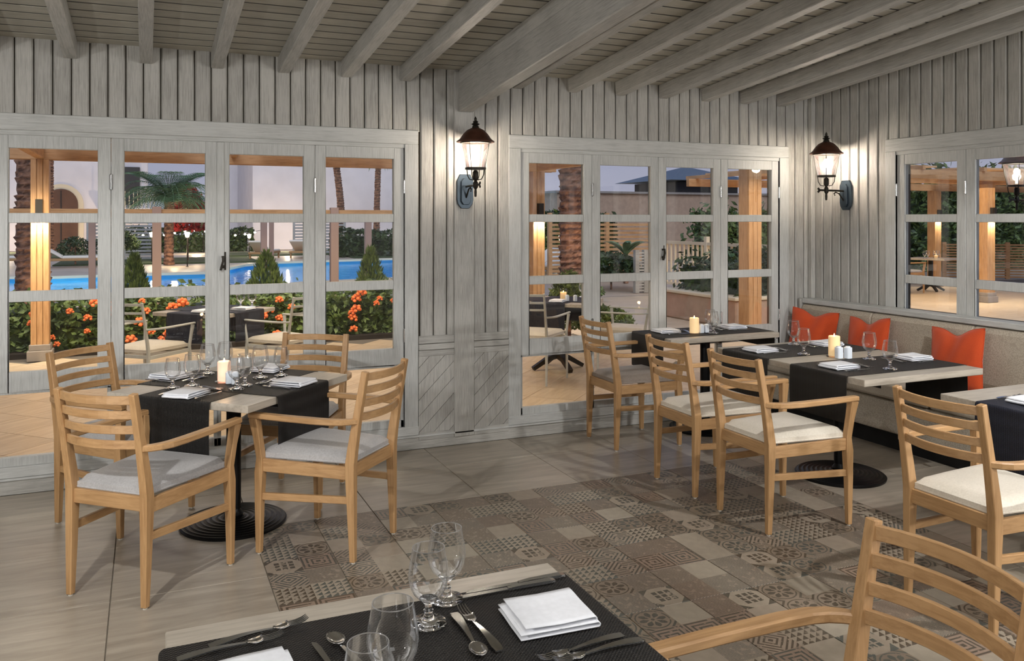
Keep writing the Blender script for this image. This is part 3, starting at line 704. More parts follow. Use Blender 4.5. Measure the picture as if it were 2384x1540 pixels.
# ---- napkins: two folds of cloth, rounded at one side
def napkin_mesh(w=.18, d=.15):
    e = MB(); t = .0032
    for lay, (z, sh) in enumerate(((0, 0), (.011, .006))):
        path = []
        for k in range(9): a = pi/2+pi*k/8; path.append((-w/2+sh+.004+.0055*cos(a)*1.0, z+.0055+.0048*sin(a)))
        P = [(w/2-sh*2, z+.0105)]+path+[(w/2-sh*1.2, z+.001)]
        n = 10
        def f(a, b, P=P):
            i = a*(len(P)-1); i0 = min(int(i), len(P)-2); q = Vector(P[i0]).lerp(Vector(P[i0+1]), i-i0)
            y = (b-.5)*d*(1-.03*lay); wob = .0012*sin(7*q.x*20+b*5)+.0010*sin(b*9+lay)
            return (q.x, y+.003*sin(q.x*30+lay), q.y+wob*.6)
        e.grid(f, len(P)*2-2, n)
    m = e.mesh('folded_napkin', 'napkin', True); return m
NAP = napkin_mesh()
def napkin(x, y, deg, label, group=None, z=.757, s=1):
    o = put('folded_napkin', NAP, None, (x, y, z+.002), R(deg)); o.scale = (s, s, s)
    md = o.modifiers.new('cloth', 'SOLIDIFY'); md.thickness = .0022; md.offset = 0; tag(o, label, 'napkin', group); return o
napkin(.185, 4.475, 50, 'white folded napkin nearest the camera on the left square table', 'napkins on the left table', .7568)
napkin(.715, 4.545, 135, 'white folded napkin on the right side of the left square table', 'napkins on the left table', .7585, 1.05)
napkin(.13, 5.01, -45, 'white folded napkin at the far left of the left square table', 'napkins on the left table', .7585)
napkin(.66, 5.03, 230, 'white folded napkin behind the goblets of the left square table', 'napkins on the left table')
napkin(3.735, 4.46, 0, 'white folded napkin at the farther chair of the banquette table', 'napkins on the banquette table')
napkin(3.745, 3.78, 0, 'white folded napkin at the nearer chair of the banquette table', 'napkins on the banquette table')
napkin(4.40, 3.83, 180, 'white folded napkin on the cushion side, nearest corner of the banquette table', 'napkins on the banquette table')
napkin(4.34, 4.50, 180, 'white folded napkin behind the candle on the banquette table', 'napkins on the banquette table')
napkin(3.69, 5.50, 0, 'white folded napkin at the left end of the window table', 'napkins on the window table'); napkin(4.32, 5.50, 180, 'white folded napkin at the right end of the window table', 'napkins on the window table')
napkin(3.86, 2.68, 0, 'white folded napkin on the table at the right edge')
napkin(.805, 1.655, 176, 'large white folded napkin right of the foreground goblets', 'napkins on the foreground table', .757, 1.0)
napkin(.175, 1.64, 4, 'white napkin corner at the bottom left of the foreground table', 'napkins on the foreground table')
# ---- cutlery (local x = length, business end at +x)
def handle(e, L0, L1):
    n = 8; pts = []; sec = []
    for i in range(n+1):
        t = i/n; x = L0+(L1-L0)*t; pts.append((x, 0, .004+.004*sin(pi*t))); sec.append((.020*(1-t)**1.3*(.55+.45*min(1, t*6))+.0065, .0028))
    e.sweep(pts, sec)
def fork_mesh():
    e = MB(); handle(e, -.10, .035)
    def f(a, b):
        x = .033+.035*a; w = .0035+.009*min(1, a*2.2)**.7; return (x, (2*b-1)*w, .0055-.003*sin(pi*a)+.002*(2*b-1)**2)
    e.grid(f, 6, 4)
    for k in range(4):
        y = (-1.5+k)*.0066; e.sweep([(.066, y, .0052), (.085, y, .0045), (.100, y*.95, .0075), (.108, y*.9, .0115)], [(.0036, .002), (.003, .002), (.0026, .0018), (.0014, .0012)])
    return e.mesh('fork', 'steel', True)
def spoon_mesh():
    e = MB(); handle(e, -.10, .045)
    def f(a, b):
        x = .043+.058*a; w = .0185*math.sqrt(max(0, sin(pi*min(1, a*.97+.03))))**1.0; y = (2*b-1)*w
        return (x, y, .008-.0075*sin(pi*a)*(1-(2*b-1)**2))
    e.grid(f, 12, 8); return e.mesh('spoon', 'steel', True)
def knife_mesh():
    e = MB(); e.sweep([(-.11, 0, .005), (-.10, 0, .0055), (-.03, 0, .006), (0, 0, .005)], [(.012, .004), (.017, .006), (.013, .0065), (.010, .005)])
    e.prism([(0, -.006), (.09, -.009), (.115, -.006), (.124, .004), (.11, .006), (0, .005)], .004, .0056, 'z'); return e.mesh('knife', 'steel')
CM = {'fork': fork_mesh(), 'spoon': spoon_mesh(), 'knife': knife_mesh()}
for k in ('fork', 'spoon'):
    pass
def cut_(kind, x, y, deg, label, group, z=.7565, s=1.0):
    o = put(kind, CM[kind], None, (x, y, z), R(deg)); o.scale = (s, s, s)
    if kind != 'knife': md = o.modifiers.new('thick', 'SOLIDIFY'); md.thickness = .001
    tag(o, label, kind, group); return o
C5 = 'cutlery on the foreground table'
cut_('knife', .78, 1.818, 180, 'steel knife lying behind the large foreground napkin, nearer of two', C5, s=1.1)
cut_('knife', .815, 1.836, 180, 'steel knife lying behind the large foreground napkin, farther of two', C5, s=1.1)
cut_('spoon', .618, 1.655, 267, 'dessert spoon with its bowl toward the bottom edge, left of the foreground napkin', C5)
cut_('fork', .650, 1.665, 92, 'dessert fork beside the dessert spoon, tines pointing away', C5)
cut_('fork', .815, 1.512, 186, 'steel fork in front of the large foreground napkin, upper of two', C5); cut_('fork', .84, 1.487, 182, 'steel fork in front of the large foreground napkin, lower of two', C5)
cut_('fork', .215, 1.835, 11, 'steel fork with raised tines at the left edge of the foreground runner', C5); cut_('fork', .155, 1.797, 6, 'steel fork half under the left foreground fork, nearer the left napkin', C5)
cut_('spoon', .372, 1.672, 100, 'upright dessert spoon between the two nearest foreground goblets', C5); cut_('knife', .330, 1.640, 98, 'steel knife handle left of the nearest foreground goblets', C5, s=.9)
def place_setting(x, y, deg, tname, far='', z=.7565):
    """knife and fork beside a napkin, spoon and dessert fork beyond it; deg = direction from chair to table centre"""
    a = R(deg); f = Vector((cos(a), sin(a))); l = Vector((-sin(a), cos(a))); p = Vector((x, y))
    for kind, df, dl, dd, lab in (('knife', .02, -.115, 0, 'steel knife right of the napkin'), ('fork', .02, .115, 0, 'steel fork left of the napkin'),
                                 ('spoon', .15, .0, 90, 'dessert spoon above the napkin'), ('fork', .175, .0, -90, 'dessert fork above the napkin')):
        q = p+f*df+l*dl; cut_(kind, q.x, q.y, deg+dd, lab+' '+far, 'cutlery on '+tname, z, .82)
place_setting(.185, 4.475, A1, 'the left square table', 'nearest the camera on the left square table', .7585)
place_setting(.715, 4.545, A1+90, 'the left square table', 'on the right side of the left square table', .7585)
place_setting(.13, 5.01, A1-90, 'the left square table', 'at the far left of the left square table', .7585)
place_setting(3.735, 4.46, 0, 'the banquette table', 'at the farther chair of the banquette table')
place_setting(3.745, 3.78, 0, 'the banquette table', 'at the nearer chair of the banquette table')
place_setting(4.40, 3.83, 180, 'the banquette table', 'on the bench side, near end of the banquette table')
place_setting(4.34, 4.50, 180, 'the banquette table', 'on the bench side, far end of the banquette table')
place_setting(3.69, 5.48, 0, 'the window table', 'at the left end of the window table')
place_setting(4.32, 5.48, 180, 'the window table', 'at the right end of the window table')
place_setting(3.86, 2.70, 0, 'the right edge table', 'on the table at the right edge')
# ---- candles and shakers
def candle(x, y, label, r=.034, h=.115, wax='wax', dish=True, glass=False, z=.7535):
    t = empty('pillar_candle' if not glass else 'candle_glass_holder', (x, y, z)); tag(t, label, 'candle', None)
    zb = .006
    if dish: MB().lathe([(0, 0), (r+.012, 0), (r+.014, .004), (r+.006, .006), (0, .006)], 28).build('dish', 'candleglass', t)
    e = MB(); e.lathe([(0, zb), (r, zb), (r, zb+h-.004), (r-.004, zb+h), (r*.55, zb+h-.003), (r*.5, zb+h-.012), (0, zb+h-.014)], 28); e.build('wax', wax, t)
    e = MB(); e.lathe([(0, zb+h-.012), (.005, zb+h-.006), (.0055, zb+h), (.003, zb+h+.010), (0, zb+h+.018)], 10); e.build('flame', 'flame', t)
    if glass:
        e = MB(); e.lathe([(r+.004, 0), (r+.008, h+.04)], 28); e.f = [f for f in e.f if len(f) == 4]; e.build('glass_sleeve', 'candleglass', t)
    light('POINT', (x, y, z+h+.05), .35, (1, .62, .3), .012); return t
candle(.385, 4.765, 'rose glowing candle amid the goblets of the left square table', .034, .105, 'wax_pink', z=.757)
candle(4.035, 4.115, 'cream pillar candle on a glass dish on the banquette table', .036, .125)
candle(3.86, 5.37, 'amber lit pillar candle beside shakers on the window table', .036, .115)
sh = MB(); sh.prism([(-.019, -.012), (-.012, -.019), (.012, -.019), (.019, -.012), (.019, .012), (.012, .019), (-.012, .019), (-.019, .012)], 0, .062, 'z'); SH = sh.mesh('shaker', 'porcelain')
def shaker(x, y, label, group, z=.7535, s=1):
    t = empty('condiment_shaker', (x, y, z)); put('body', SH, t, bevel=.004, seg=2); MB().lathe([(0, .062), (.014, .062), (.013, .067), (0, .069)], 14).build('shaker_top', 'porcelain', t)
    t.scale = (s, s, s); tag(t, label, 'shaker', group)
shaker(.405, 4.70, 'white shaker in front of the rose candle, left one of the pair', 'shakers on the left table', .7575); shaker(.432, 4.672, 'white shaker in front of the rose candle, right one of the pair', 'shakers on the left table', .7575)
shaker(4.005, 4.045, 'square white shaker right of the cream candle, nearer of the pair', 'shakers on the banquette table', s=1.15); shaker(4.055, 4.02, 'square white shaker right of the cream candle, farther of the pair', 'shakers on the banquette table', s=1.15)
shaker(3.915, 5.355, 'white shaker beside the amber candle under the window, left one', 'shakers on the window table', .7565); shaker(3.965, 5.36, 'white shaker beside the amber candle under the window, right one', 'shakers on the window table', .7565)
# ================================================================== BANQUETTE
bn = empty('banquette_bench', (XB, 3.2, 0)); tag(bn, 'long beige upholstered banquette with grey top rail along the right wall', 'bench')
Y0, Y1 = -2.6+0, 2.50          # local y range (world y = 3.2 + local)
MB().box(-.50, -.02, Y0, Y1, 0, .13).build('plinth', 'black', bn)
MB().box(-.57, -.10, Y0, Y1, .13, .36).build('seat_base', 'bench', bn, bevel=.01, seg=2)
seams = [Y1, 4.93-3.2, 4.045-3.2, 3.16-3.2, 2.28-3.2, 1.4-3.2, -.5-3.2+1.0]
for a, b in zip(seams[1:], seams[:-1]):
    MB().box(-.585, -.13, a+.002, b-.002, .362, .475).build('seat_cushion', 'bench_seat', bn, bevel=.022, seg=3)
    e = MB(); P = [(-.10, .475), (-.155, .478), (-.175, .52), (-.172, .70), (-.158, .86), (-.135, .895), (-.10, .900)]
    e.prism([(p[0], p[1]) for p in P], a+.002, b-.002, 'y'); e.build('back_cushion', 'bench', bn, bevel=.012, seg=2)
MB().box(-.145, -.002, Y0, Y1+.0, .905, .945).build('top_rail', 'frame_y', bn, bevel=.004)
MB().box(-.10, -.002, Y0, Y1, .13, .905).build('back_frame', 'grey_y', bn)
MB().box(-.16, -.002, Y1, Y1+.03, .13, .945).build('end_panel', 'grey_z', bn, bevel=.004)
# cushions
def pillow(x, y, z, tilt, rz, roll, label, s=.42):
    e = MB(); n = 22
    def f(sg):
        def g(a, b):
            u, v = 2*a-1, 2*b-1; q = (1-abs(u)**2.6)*(1-abs(v)**2.6)
            pin = 1-.07*(1-abs(u))**.8*abs(v)**2.2-.0; pin2 = 1-.07*(1-abs(v))**.8*abs(u)**2.2
            chop = .045*math.exp(-(u*2.6)**2)*max(0, v)**2.0
            wr = .004*sin(9*u+4*v)*q
            return (sg*(.062*max(0, q)**.55*(1-.35*math.exp(-(u*4)**2)*max(0, v)))+wr, u*s/2*pin2, v*s/2*pin-chop*s/.42)
        return g
    e.grid(f(1), n, n); e.grid(f(-1), n, n)
    o = e.build('throw_pillow', 'orange', None, (x, y, z), smooth=True); o.rotation_euler = (roll, tilt, rz)
    bd = []
    for k in range(4*n):
        t = (k % n)/n; sd = k//n; a, b = [(t, 0), (1, t), (1-t, 1), (0, 1-t)][sd]; bd.append(f(1)(a, b))
    bd.append(bd[0]); MB().sweep(bd, (.006, .006), n=6, round_=True).build('piping', 'orange', o, smooth=True)
    tag(o, label, 'cushion', 'orange cushions on the banquette'); return o
pillow(5.105, 5.45, .665, R(10), R(18), R(3), 'orange square cushion in the corner of the banquette')
pillow(5.10, 4.86, .665, R(10), R(-4), R(-4), 'orange square cushion behind the candle of the banquette table')
pillow(5.085, 4.07, .675, R(9), R(-3), R(-5), 'orange square cushion alone toward the right on the banquette', .43)
# sill board under the window behind the bench
MB().box(-.02, .10, OR_[0]-.1, OR_[1]+.1, .90, .93).build('trim_2', 'frame_y', None, (XB, 0, 0)); struct(bpy.data.objects['trim_2'])
#OUTDOOR
# ================================================================== OUTSIDE: GROUND AND POOL
from mathutils.geometry import tessellate_polygon
POOL = [(-3.6, 20.6), (1.21, 19.6), (1.75, 18.8), (2.6, 20.4), (3.6, 21.5), (6.0, 22.1), (10.5, 22.6), (13, 24), (14, 30), (12, 33.6), (8.9, 33.2), (4.4, 32.2), (3.0, 30.6), (1.7, 26.9), (-.5, 26.8), (-2.4, 26.5), (-5, 27.5), (-6, 24)]
outer = [(-45, 15.5), (60, 15.5), (60, 75), (-45, 75)]
tri = tessellate_polygon([[Vector((*p, 0)) for p in outer], [Vector((*p, 0)) for p in POOL]]); allp = outer+POOL
gd = MB().add([(*p, -.012) for p in allp], [tuple(t) for t in tri]); struct(gd.build('pool_deck', 'deckstone'))
ter = struct(MB().box(-12, 30, YA+.1, 15.5, -.12, -.008).box(5.47, 30, -6, YA+.1, -.12, -.008).build('terrace', 'grout'))
om = tile_mesh(.45, .45, 'outtile')
for i in range(-40, 60):
    for j in range(-40, 60):
        u, v = (i+.5)*.45, (j+.5)*.45; x, y = (u-v)*.70711+1, (u+v)*.70711+8
        if -3.2 < x < 5.6 and 6.25 < y < 10.9: put('tile', om, ter, (x, y, -.007), pi/4)
struct(MB().box(5.6, 19, -4, 15.4, -.02, -.0035).build('pergola_floor', 'outtile'))
n = len(POOL); e = MB(); e.add([(*p, -1.3) for p in POOL]+[(*p, -.012) for p in POOL], [tuple(range(n))]+[(i, (i+1) % n, n+(i+1) % n, n+i) for i in range(n)]); pl = struct(e.build('pool_basin', 'pool'))
e = MB().add([(*p, -.09) for p in POOL], [tuple(range(n))]); struct(e.build('pool_water', 'water'))
e = MB(); e.sweep([(*p, .02) for p in POOL]+[(*POOL[0], .02)], (.35, .07)); struct(e.build('pool_coping', 'cream'))
for x, y in ((-.5, 24.5), (3.5, 27.5), (7.5, 29), (6.5, 24.8), (10, 28), (-3, 24.5)): light('POINT', (x, y, -.8), 130, (.6, .85, 1), .05)
for i, (a, b, c, d) in enumerate(((-3, 4.0, 33.3, 38), (2.6, 8, 39, 43), (-8, -2, 40, 47), (8, 16, 35, 44))): struct(MB().box(a, b, c, d, -.02, .03).build('lawn', 'grass'))
# ================================================================== PERGOLAS
def beam(par, x0, y0, x1, y1, z0, z1, w=.09, name='beam'):
    L = math.hypot(x1-x0, y1-y0); a = math.atan2(y1-y0, x1-x0)
    return MB().box(0, L, -w/2, w/2, z0, z1).build(name, 'pine_x', par, (x0, y0, 0), a, .004)
def post(par, x, y, h=2.32, w=.19, lit=True, rz=0):
    e = MB()
    for k in (-1, 0, 1): e.box(-w/2+(k+1)*w/3+.002, -w/2+(k+2)*w/3-.002, -w/2, w/2, .16, h)
    o = e.build('post', 'pine_z', par, (x, y, 0), rz, .004)
    e = MB(); e.box(-w*.68, w*.68, -w*.68, w*.68, 0, .12).box(-w*.58, w*.58, -w*.58, w*.58, .12, .19); e.build('plinth', 'stonebase', o, bevel=.006)
    if lit:
        MB().box(-.035, .035, -w/2-.09, -w/2, 1.70, 1.86).build('downlight', 'bronze', o); light('SPOT', (x, y-w/2-.05, 1.69), 85, (1, .87, .70), .03, (0, 0, 0), spot=100, blend=.6)
    return o
pA = empty('pergola', (2, 11.1, 0)); pA.location = (0, 0, 0); tag(pA, 'pine pergola over the terrace outside the two long windows', 'pergola')
for x, y in ((-1.12, 11.12), (5.22, 11.12), (-7.4, 11.12)): post(pA, x, y)
for dy in (-.07, .07): beam(pA, -9, 11.12+dy, 5.5, 11.12+dy, 2.32, 2.47, .05)
beam(pA, -9, 11.12, 5.6, 11.12, 2.47, 2.53, .22, 'cap_board')
for x in (-1.12, 5.22, -7.4): beam(pA, x, 6.0, x, 11.0, 2.33, 2.48, .09, 'joist')
for x in (-5.3, -3.2, 1.0, 3.1): beam(pA, x, 6.0, x, 11.0, 2.40, 2.52, .06, 'joist')
for a, b in ((-8, -4.5), (-3.6, -1.9), (-.98, .44), (1.29, 2.9), (3.6, 5.1)): MB().box(a, b, 6.3, 10.85, 2.53, 2.56).build('roof_panel', 'tan', pA)
pB = empty('pergola', (0, 0, 0)); tag(pB, 'pine pergola with flat roof over the side terrace, seen through the right window', 'pergola')
for x, y, l_ in ((7.6, 9.29, False), (15.2, 11.5, True), (17.6, 14.7, True)): post(pB, x, y, w=.22, lit=l_)
beam(pB, 5.4, 9.29, 7.75, 9.29, 2.32, 2.44, .1)
for y in (10.4, 11.6, 14.7): beam(pB, 10.4, y, 24, y, 2.32, 2.48, .1)
for k in range(9): beam(pB, 10.6+1.5*k, 10.3, 10.6+1.5*k, 15, 2.48, 2.55, .07, 'joist')
for a, b in ((10.7, 13.0), (13.8, 16.6), (17.4, 21.6)): MB().box(a, b, 10.8, 14.5, 2.56, 2.59).build('roof_panel', 'tan', pB)
pC = empty('low_timber_frame'); tag(pC, 'low timber frame with rose painted posts between hedge and pool', 'pergola')
MB().box(-7, 5.0, -.05, .05, 1.665, 1.775).build('beam', 'pine_x', pC, (0, 13, 0), 0, .004); MB().box(-7, 5.0, -.04, .04, 1.69, 1.72).build('beam', 'pine_x', pC, (0, 15, 0))
for x, y, w_ in ((.14, 12.95, .12), (2.65, 12.95, .12), (-4.2, 12.95, .12), (-.79, 15, .1), (1.86, 15, .1), (2.12, 16, .08), (4.0, 16.3, .12)):
    MB().box(-w_/2, w_/2, -w_/2, w_/2, 0, 1.81 if y < 14 else 1.7).build('post', 'pink_post', pC, (x, y, 0), 0, .004)
# exterior lantern beyond the right window
px_ = empty('lamp_post', (6.83, 4.65, 0)); tag(px_, 'rose square post carrying the lantern outside the right window', 'post'); MB().box(-.1, .1, -.1, .1, 0, 2.6).build('shaft', 'pink_post', px_, bevel=.005)
MB().box(-.13, .13, -.13, .13, 0, .15).build('plinth', 'stonebase', px_, bevel=.005)
lantern((6.73, 4.65, 2.018), pi, 'copper capped lantern outside, seen through the right window at the frame edge', True)
# ================================================================== TERRACE FURNITURE
def out_table(x, y, deg, label, s=.80):
    t = empty('terrace_table', (x, y, 0), R(deg)); tag(t, label, 'table', 'terrace tables outside the windows')
    MB().box(-s/2, s/2, -s/2, s/2, .715, .75).build('tabletop', 'top', t, bevel=.003); MB().box(-.04, .04, -.04, .04, .12, .715).build('pole', 'bronze', t)
    for k in range(4):
        a = pi/4+k*pi/2; MB().sweep([(0, 0, .15), (.12*cos(a), .12*sin(a), .12), (.30*cos(a), .30*sin(a), .02)], [(.06, .06), (.05, .05), (.05, .04)]).build('foot', 'bronze', t)
    return t
GC = 'white metal armchairs on the terrace'
out_table(.62, 8.68, 45, 'pale terrace table set diagonally outside the left window')
runner(.62, 8.68, .80, .42, 45, .26, .26, 'navy runner on the terrace table, hanging toward the left terrace chair', .7515, 'runner_navy'); runner(.62, 8.68, .80, .42, 135, .26, .26, 'upper navy runner on the terrace table, hanging toward the right terrace chair', .7540, 'runner_navy')
chair(-.14, 8.06, 49, 'white metal armchair on the terrace, left one outside the left window', 'seat_cream', 'metal', GC)
chair(1.37, 8.10, 127, 'white metal armchair on the terrace, right one outside the left window', 'seat_cream', 'metal', GC)
out_table(4.12, 8.22, 45, 'pale terrace table outside the middle window with a candle')
runner(4.12, 8.22, .80, .42, 45, .26, .26, 'navy runner on the candle lit terrace table', .7515, 'runner_navy'); runner(4.12, 8.22, .80, .42, 135, .26, .26, 'upper navy runner on the candle lit terrace table', .7540, 'runner_navy')
chair(3.42, 7.50, 45, 'white metal armchair on the terrace outside the first leaf of the middle window', 'seat_cream', 'metal', GC)
chair(4.78, 7.40, 132, 'white metal armchair on the terrace outside the second leaf of the middle window', 'seat_cream', 'metal', GC)
GT = 'goblets on the terrace tables'
for x, y, l in ((.86, 8.72, 'left goblet of the pair on the terrace table beyond the long window'), (.97, 8.73, 'right goblet of the pair on the terrace table beyond the long window'), (4.50, 8.36, 'goblet on the candle lit terrace table')): goblet(x, y, l, GT, .757)
NPO = 'napkins on the terrace tables'
napkin(.50, 8.42, 45, 'white folded napkin on the left of the terrace table', NPO, .757); napkin(.86, 8.50, 135, 'white folded napkin on the right of the terrace table', NPO, .757); napkin(4.0, 7.98, 45, 'white folded napkin on the candle lit terrace table', NPO, .757)
candle(.60, 8.6, 'lit candle in a glass sleeve on the terrace table outside the left window', .03, .12, 'wax_pink', False, True, .756)
candle(4.15, 8.15, 'lit candle in a glass sleeve on the terrace table outside the middle window', .034, .08, 'wax', False, True, .756)
shaker(4.13, 8.02, 'white shaker before the terrace candle, left one', 'shakers on the terrace table', .756); shaker(4.20, 7.97, 'white shaker before the terrace candle, right one', 'shakers on the terrace table', .756)
# side terrace: table and chairs far under the pergola
out_table(16.35, 13.75, 20, 'distant terrace table under the side pergola beside a lit post', .9)
chair(15.2, 13.6, 5, 'distant armchair left of the table under the side pergola', 'seat', 'oak', 'distant chairs under the side pergola'); chair(17.3, 13.0, 130, 'distant armchair right of the table under the side pergola', 'seat', 'oak', 'distant chairs under the side pergola')
for k in range(4): goblet(16.1+.16*k, 13.7+.05*(k % 2), ('first', 'second', 'third', 'last')[k]+' goblet from the left on the distant pergola table', 'goblets on the distant pergola table', .752)
candle(16.4, 13.65, 'lit candle on the distant table under the side pergola', .04, .06, 'wax', False, True, .752)
# ================================================================== PLANTS
def leaves(e, n, fn, size, asp=.45, upb=.3):
    for _ in range(n):
        p = Vector(fn()); a = random.uniform(0, 2*pi); t = random.uniform(-.9, .9); d = Vector((cos(a)*cos(t), sin(a)*cos(t), sin(t)+upb)).normalized()
        w_ = d.cross(Vector((random.uniform(-1, 1), random.uniform(-1, 1), random.uniform(-1, 1)))).normalized(); L = size*random.uniform(.7, 1.3)
        e.add([p-d*L/2, p+w_*L*asp/2, p+d*L/2, p-w_*L*asp/2], [(0, 1, 2, 3)])
    return e
def hedge(name, x0, x1, y0, y1, z0, z1, n, size, label, mat='leaf', inner='soil', rough=.05, cat='hedge', asp=.45):
    t = empty(name, ((x0+x1)/2, (y0+y1)/2, z0)); tag(t, label, cat); cx, cy = (x0+x1)/2, (y0+y1)/2; hx, hy, h = (x1-x0)/2, (y1-y0)/2, z1-z0
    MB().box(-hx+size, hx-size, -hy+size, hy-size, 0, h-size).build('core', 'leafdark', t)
    def fn():
        s = random.random(); x, y, z = random.uniform(-hx, hx), random.uniform(-hy, hy), random.uniform(0, h)
        if s < .62: y = -hy+abs(random.gauss(0, rough))
        elif s < .9: z = h+random.gauss(0, rough)+.05*sin(x*2.3)+.04*sin(x*5.1)
        else: x = random.choice((-hx, hx))+random.gauss(0, rough*.6)
        return (x, y, z)
    o = leaves(MB(), n, fn, size, asp).build('foliage', mat, t, smooth=False); tag(o, kind='stuff'); return t
h1 = hedge('flowering_hedge', -4.6, 5.0, 11.45, 12.3, 0, .60, 9000, .105, 'leafy green hedge dotted with orange blossoms beyond the left window', rough=.07, asp=.5)
fb = MB()
for k in range(9):
    a, b = k*2.399, -.4+.19*k; c = Vector((cos(a)*cos(b)*.032, sin(a)*cos(b)*.032, sin(b)*.034))
    q = MB(); q.lathe([(0, -.014), (.014, -.008), (.017, .002), (.010, .012), (0, .015)], 7); fb.add([Vector(v)+c for v in q.v], q.f)
BL = fb.mesh('blossom', 'petal')
for k in range(74):
    u_ = random.uniform(-4.6, 4.6); zz = random.uniform(.10, .64); put('blossom', BL, h1, (u_, -.46-random.uniform(0, .06), zz), random.uniform(0, 6)).scale = [random.uniform(.9, 1.7)]*3
struct(MB().box(-8, 5.1, 11.30, 12.6, -.01, .05).build('flower_bed', 'soil'))
def conifer(x, y, h, r, label):
    t = empty('dwarf_conifer', (x, y, 0)); tag(t, label, 'shrub', 'dwarf conifers behind the hedge')
    MB().lathe([(.04, 0), (.03, h*.4), (0, h*.9)], 8).build('trunk', 'bark', t)
    e = MB()
    for _ in range(2600):
        z = h*random.random()**1.15; rr = r*(1-(z/h))**.75*random.uniform(.65, 1.05); a = random.uniform(0, 2*pi); p = Vector((rr*cos(a), rr*sin(a), z+.02))
        d = Vector((cos(a)*.45, sin(a)*.45, 1)).normalized(); w_ = d.cross(Vector((random.gauss(0, 1), random.gauss(0, 1), .2))).normalized(); L = random.uniform(.06, .13)
        e.add([p, p+w_*.012+d*L*.5, p+d*L, p-w_*.012+d*L*.5], [(0, 1, 2, 3)])
    o = e.build('foliage', 'conifer', t, smooth=False); tag(o, kind='stuff')
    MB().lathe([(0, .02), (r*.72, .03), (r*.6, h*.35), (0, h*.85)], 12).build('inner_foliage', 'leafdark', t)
conifer(1.64, 12.95, 1.08, .44, 'broad dwarf conifer in the third leaf of the left window'); conifer(3.16, 12.7, 1.13, .36, 'dwarf conifer at the right side of the left window'); conifer(-.16, 13.7, 1.05, .32, 'dwarf conifer beside the hedge in the second leaf of the left window')
def frond_mesh(L, droop, nl, ll):
    e = MB(); P = []
    for i in range(nl+1):
        t = i/nl; a = .95-droop*t; P.append((P[-1][0]+L/nl*cos(a), 0, P[-1][2]+L/nl*sin(a)) if P else (0, 0, 0))
    e.sweep(P, [(.03*(1-.8*i/nl), .02*(1-.8*i/nl)) for i in range(nl+1)])
    for i in range(1, nl):
        p = Vector(P[i]); d = (Vector(P[i+1])-p).normalized(); l = ll*sin(pi*min(1, .15+.85*i/nl))
        for s in (-1, 1):
            q = p+Vector((d.x*l*.5, s*l*.8, -l*.25)); m_ = (p+q)/2+Vector((0, 0, l*.08)); wv_ = Vector((.018, 0, 0))
            e.add([p, m_+wv_, q, m_-wv_], [(0, 1, 2, 3)])
    return e.mesh('frond', 'frond')
FR = {}
def palm(x, y, h, r0, r1, label, nf=0, L=1.4, lean=(0, 0), grp=None, seg=12):
    t = empty('palm_tree', (x, y, 0)); tag(t, label, 'palm', grp); e = MB(); rg = int(h/.11); vs = []; k_ = seg
    for i in range(rg*2+1):
        tt = i/(rg*2); z = h*tt; r = (r0+(r1-r0)*tt)*(1.0 if i % 2 else .9); r *= 1+.25*max(0, 1-z/.4) if i < 4 else 1
        for k in range(k_): a = 2*pi*k/k_+i*.26; q = r*random.uniform(.9, 1.12); vs.append((lean[0]*tt*tt+q*cos(a), lean[1]*tt*tt+q*sin(a), z+(.03 if i % 2 else 0)))
    n_ = rg*2+1; e.add(vs, [(i*k_+k, i*k_+(k+1) % k_, (i+1)*k_+(k+1) % k_, (i+1)*k_+k) for i in range(n_-1) for k in range(k_)]+[tuple((n_-1)*k_+k for k in range(k_))])
    e.build('trunk', 'bark', t, smooth=False)
    if nf:
        for dr in (1.5, 2.1, 2.6):
            if (L, dr) not in FR: FR[(L, dr)] = frond_mesh(L, dr, 26, L*.24)
        for k in range(nf):
            dr = (1.5, 2.1, 2.6)[k % 3]; o = put('frond', FR[(L, dr)], t, (lean[0], lean[1], h-.02), k*2.399); o.rotation_euler = (0, random.uniform(-.45, .45) if k % 3 else -.35, k*2.399)
    return t
PG = 'slim palm trunks across the pool'
palm(-1.95, 18.1, 6.5, .30, .26, 'thick palm trunk right behind the lit terrace post', 10, 2.2)
palm(.75, 32.6, 2.3, .17, .17, 'bushy palm with a full green crown across the pool', 84, 2.1)
palm(2.95, 40, 4.6, .20, .15, 'palm trunk with lights between the two white houses', 12, 1.2)
palm(8.9, 41.5, 4.6, .20, .17, 'left of two slim trimmed palm trunks in the last leaf of the left window', 14, .8, (-.35, 0), PG); palm(11.0, 43, 4.5, .19, .15, 'right of two slim trimmed palm trunks in the last leaf of the left window', 14, .8, (.1, 0), PG)
palm(8.0, 15.35, 6, .26, .24, 'rust brown palm trunk in the first leaf of the middle window', 10, 2.0)
palm(-4.3, 46.0, 6, .25, .22, 'palm trunk beside the arched door', 0)
light('POINT', (.9, 31.4, .5), 25, WARM, .1); light('POINT', (2.9, 39.2, .5), 25, WARM, .1); light('POINT', (-1.4, 17.3, .35), 22, (1, .75, .5), .05); light('POINT', (7.75, 14.6, 1.2), 10, (1, .72, .5), .05)
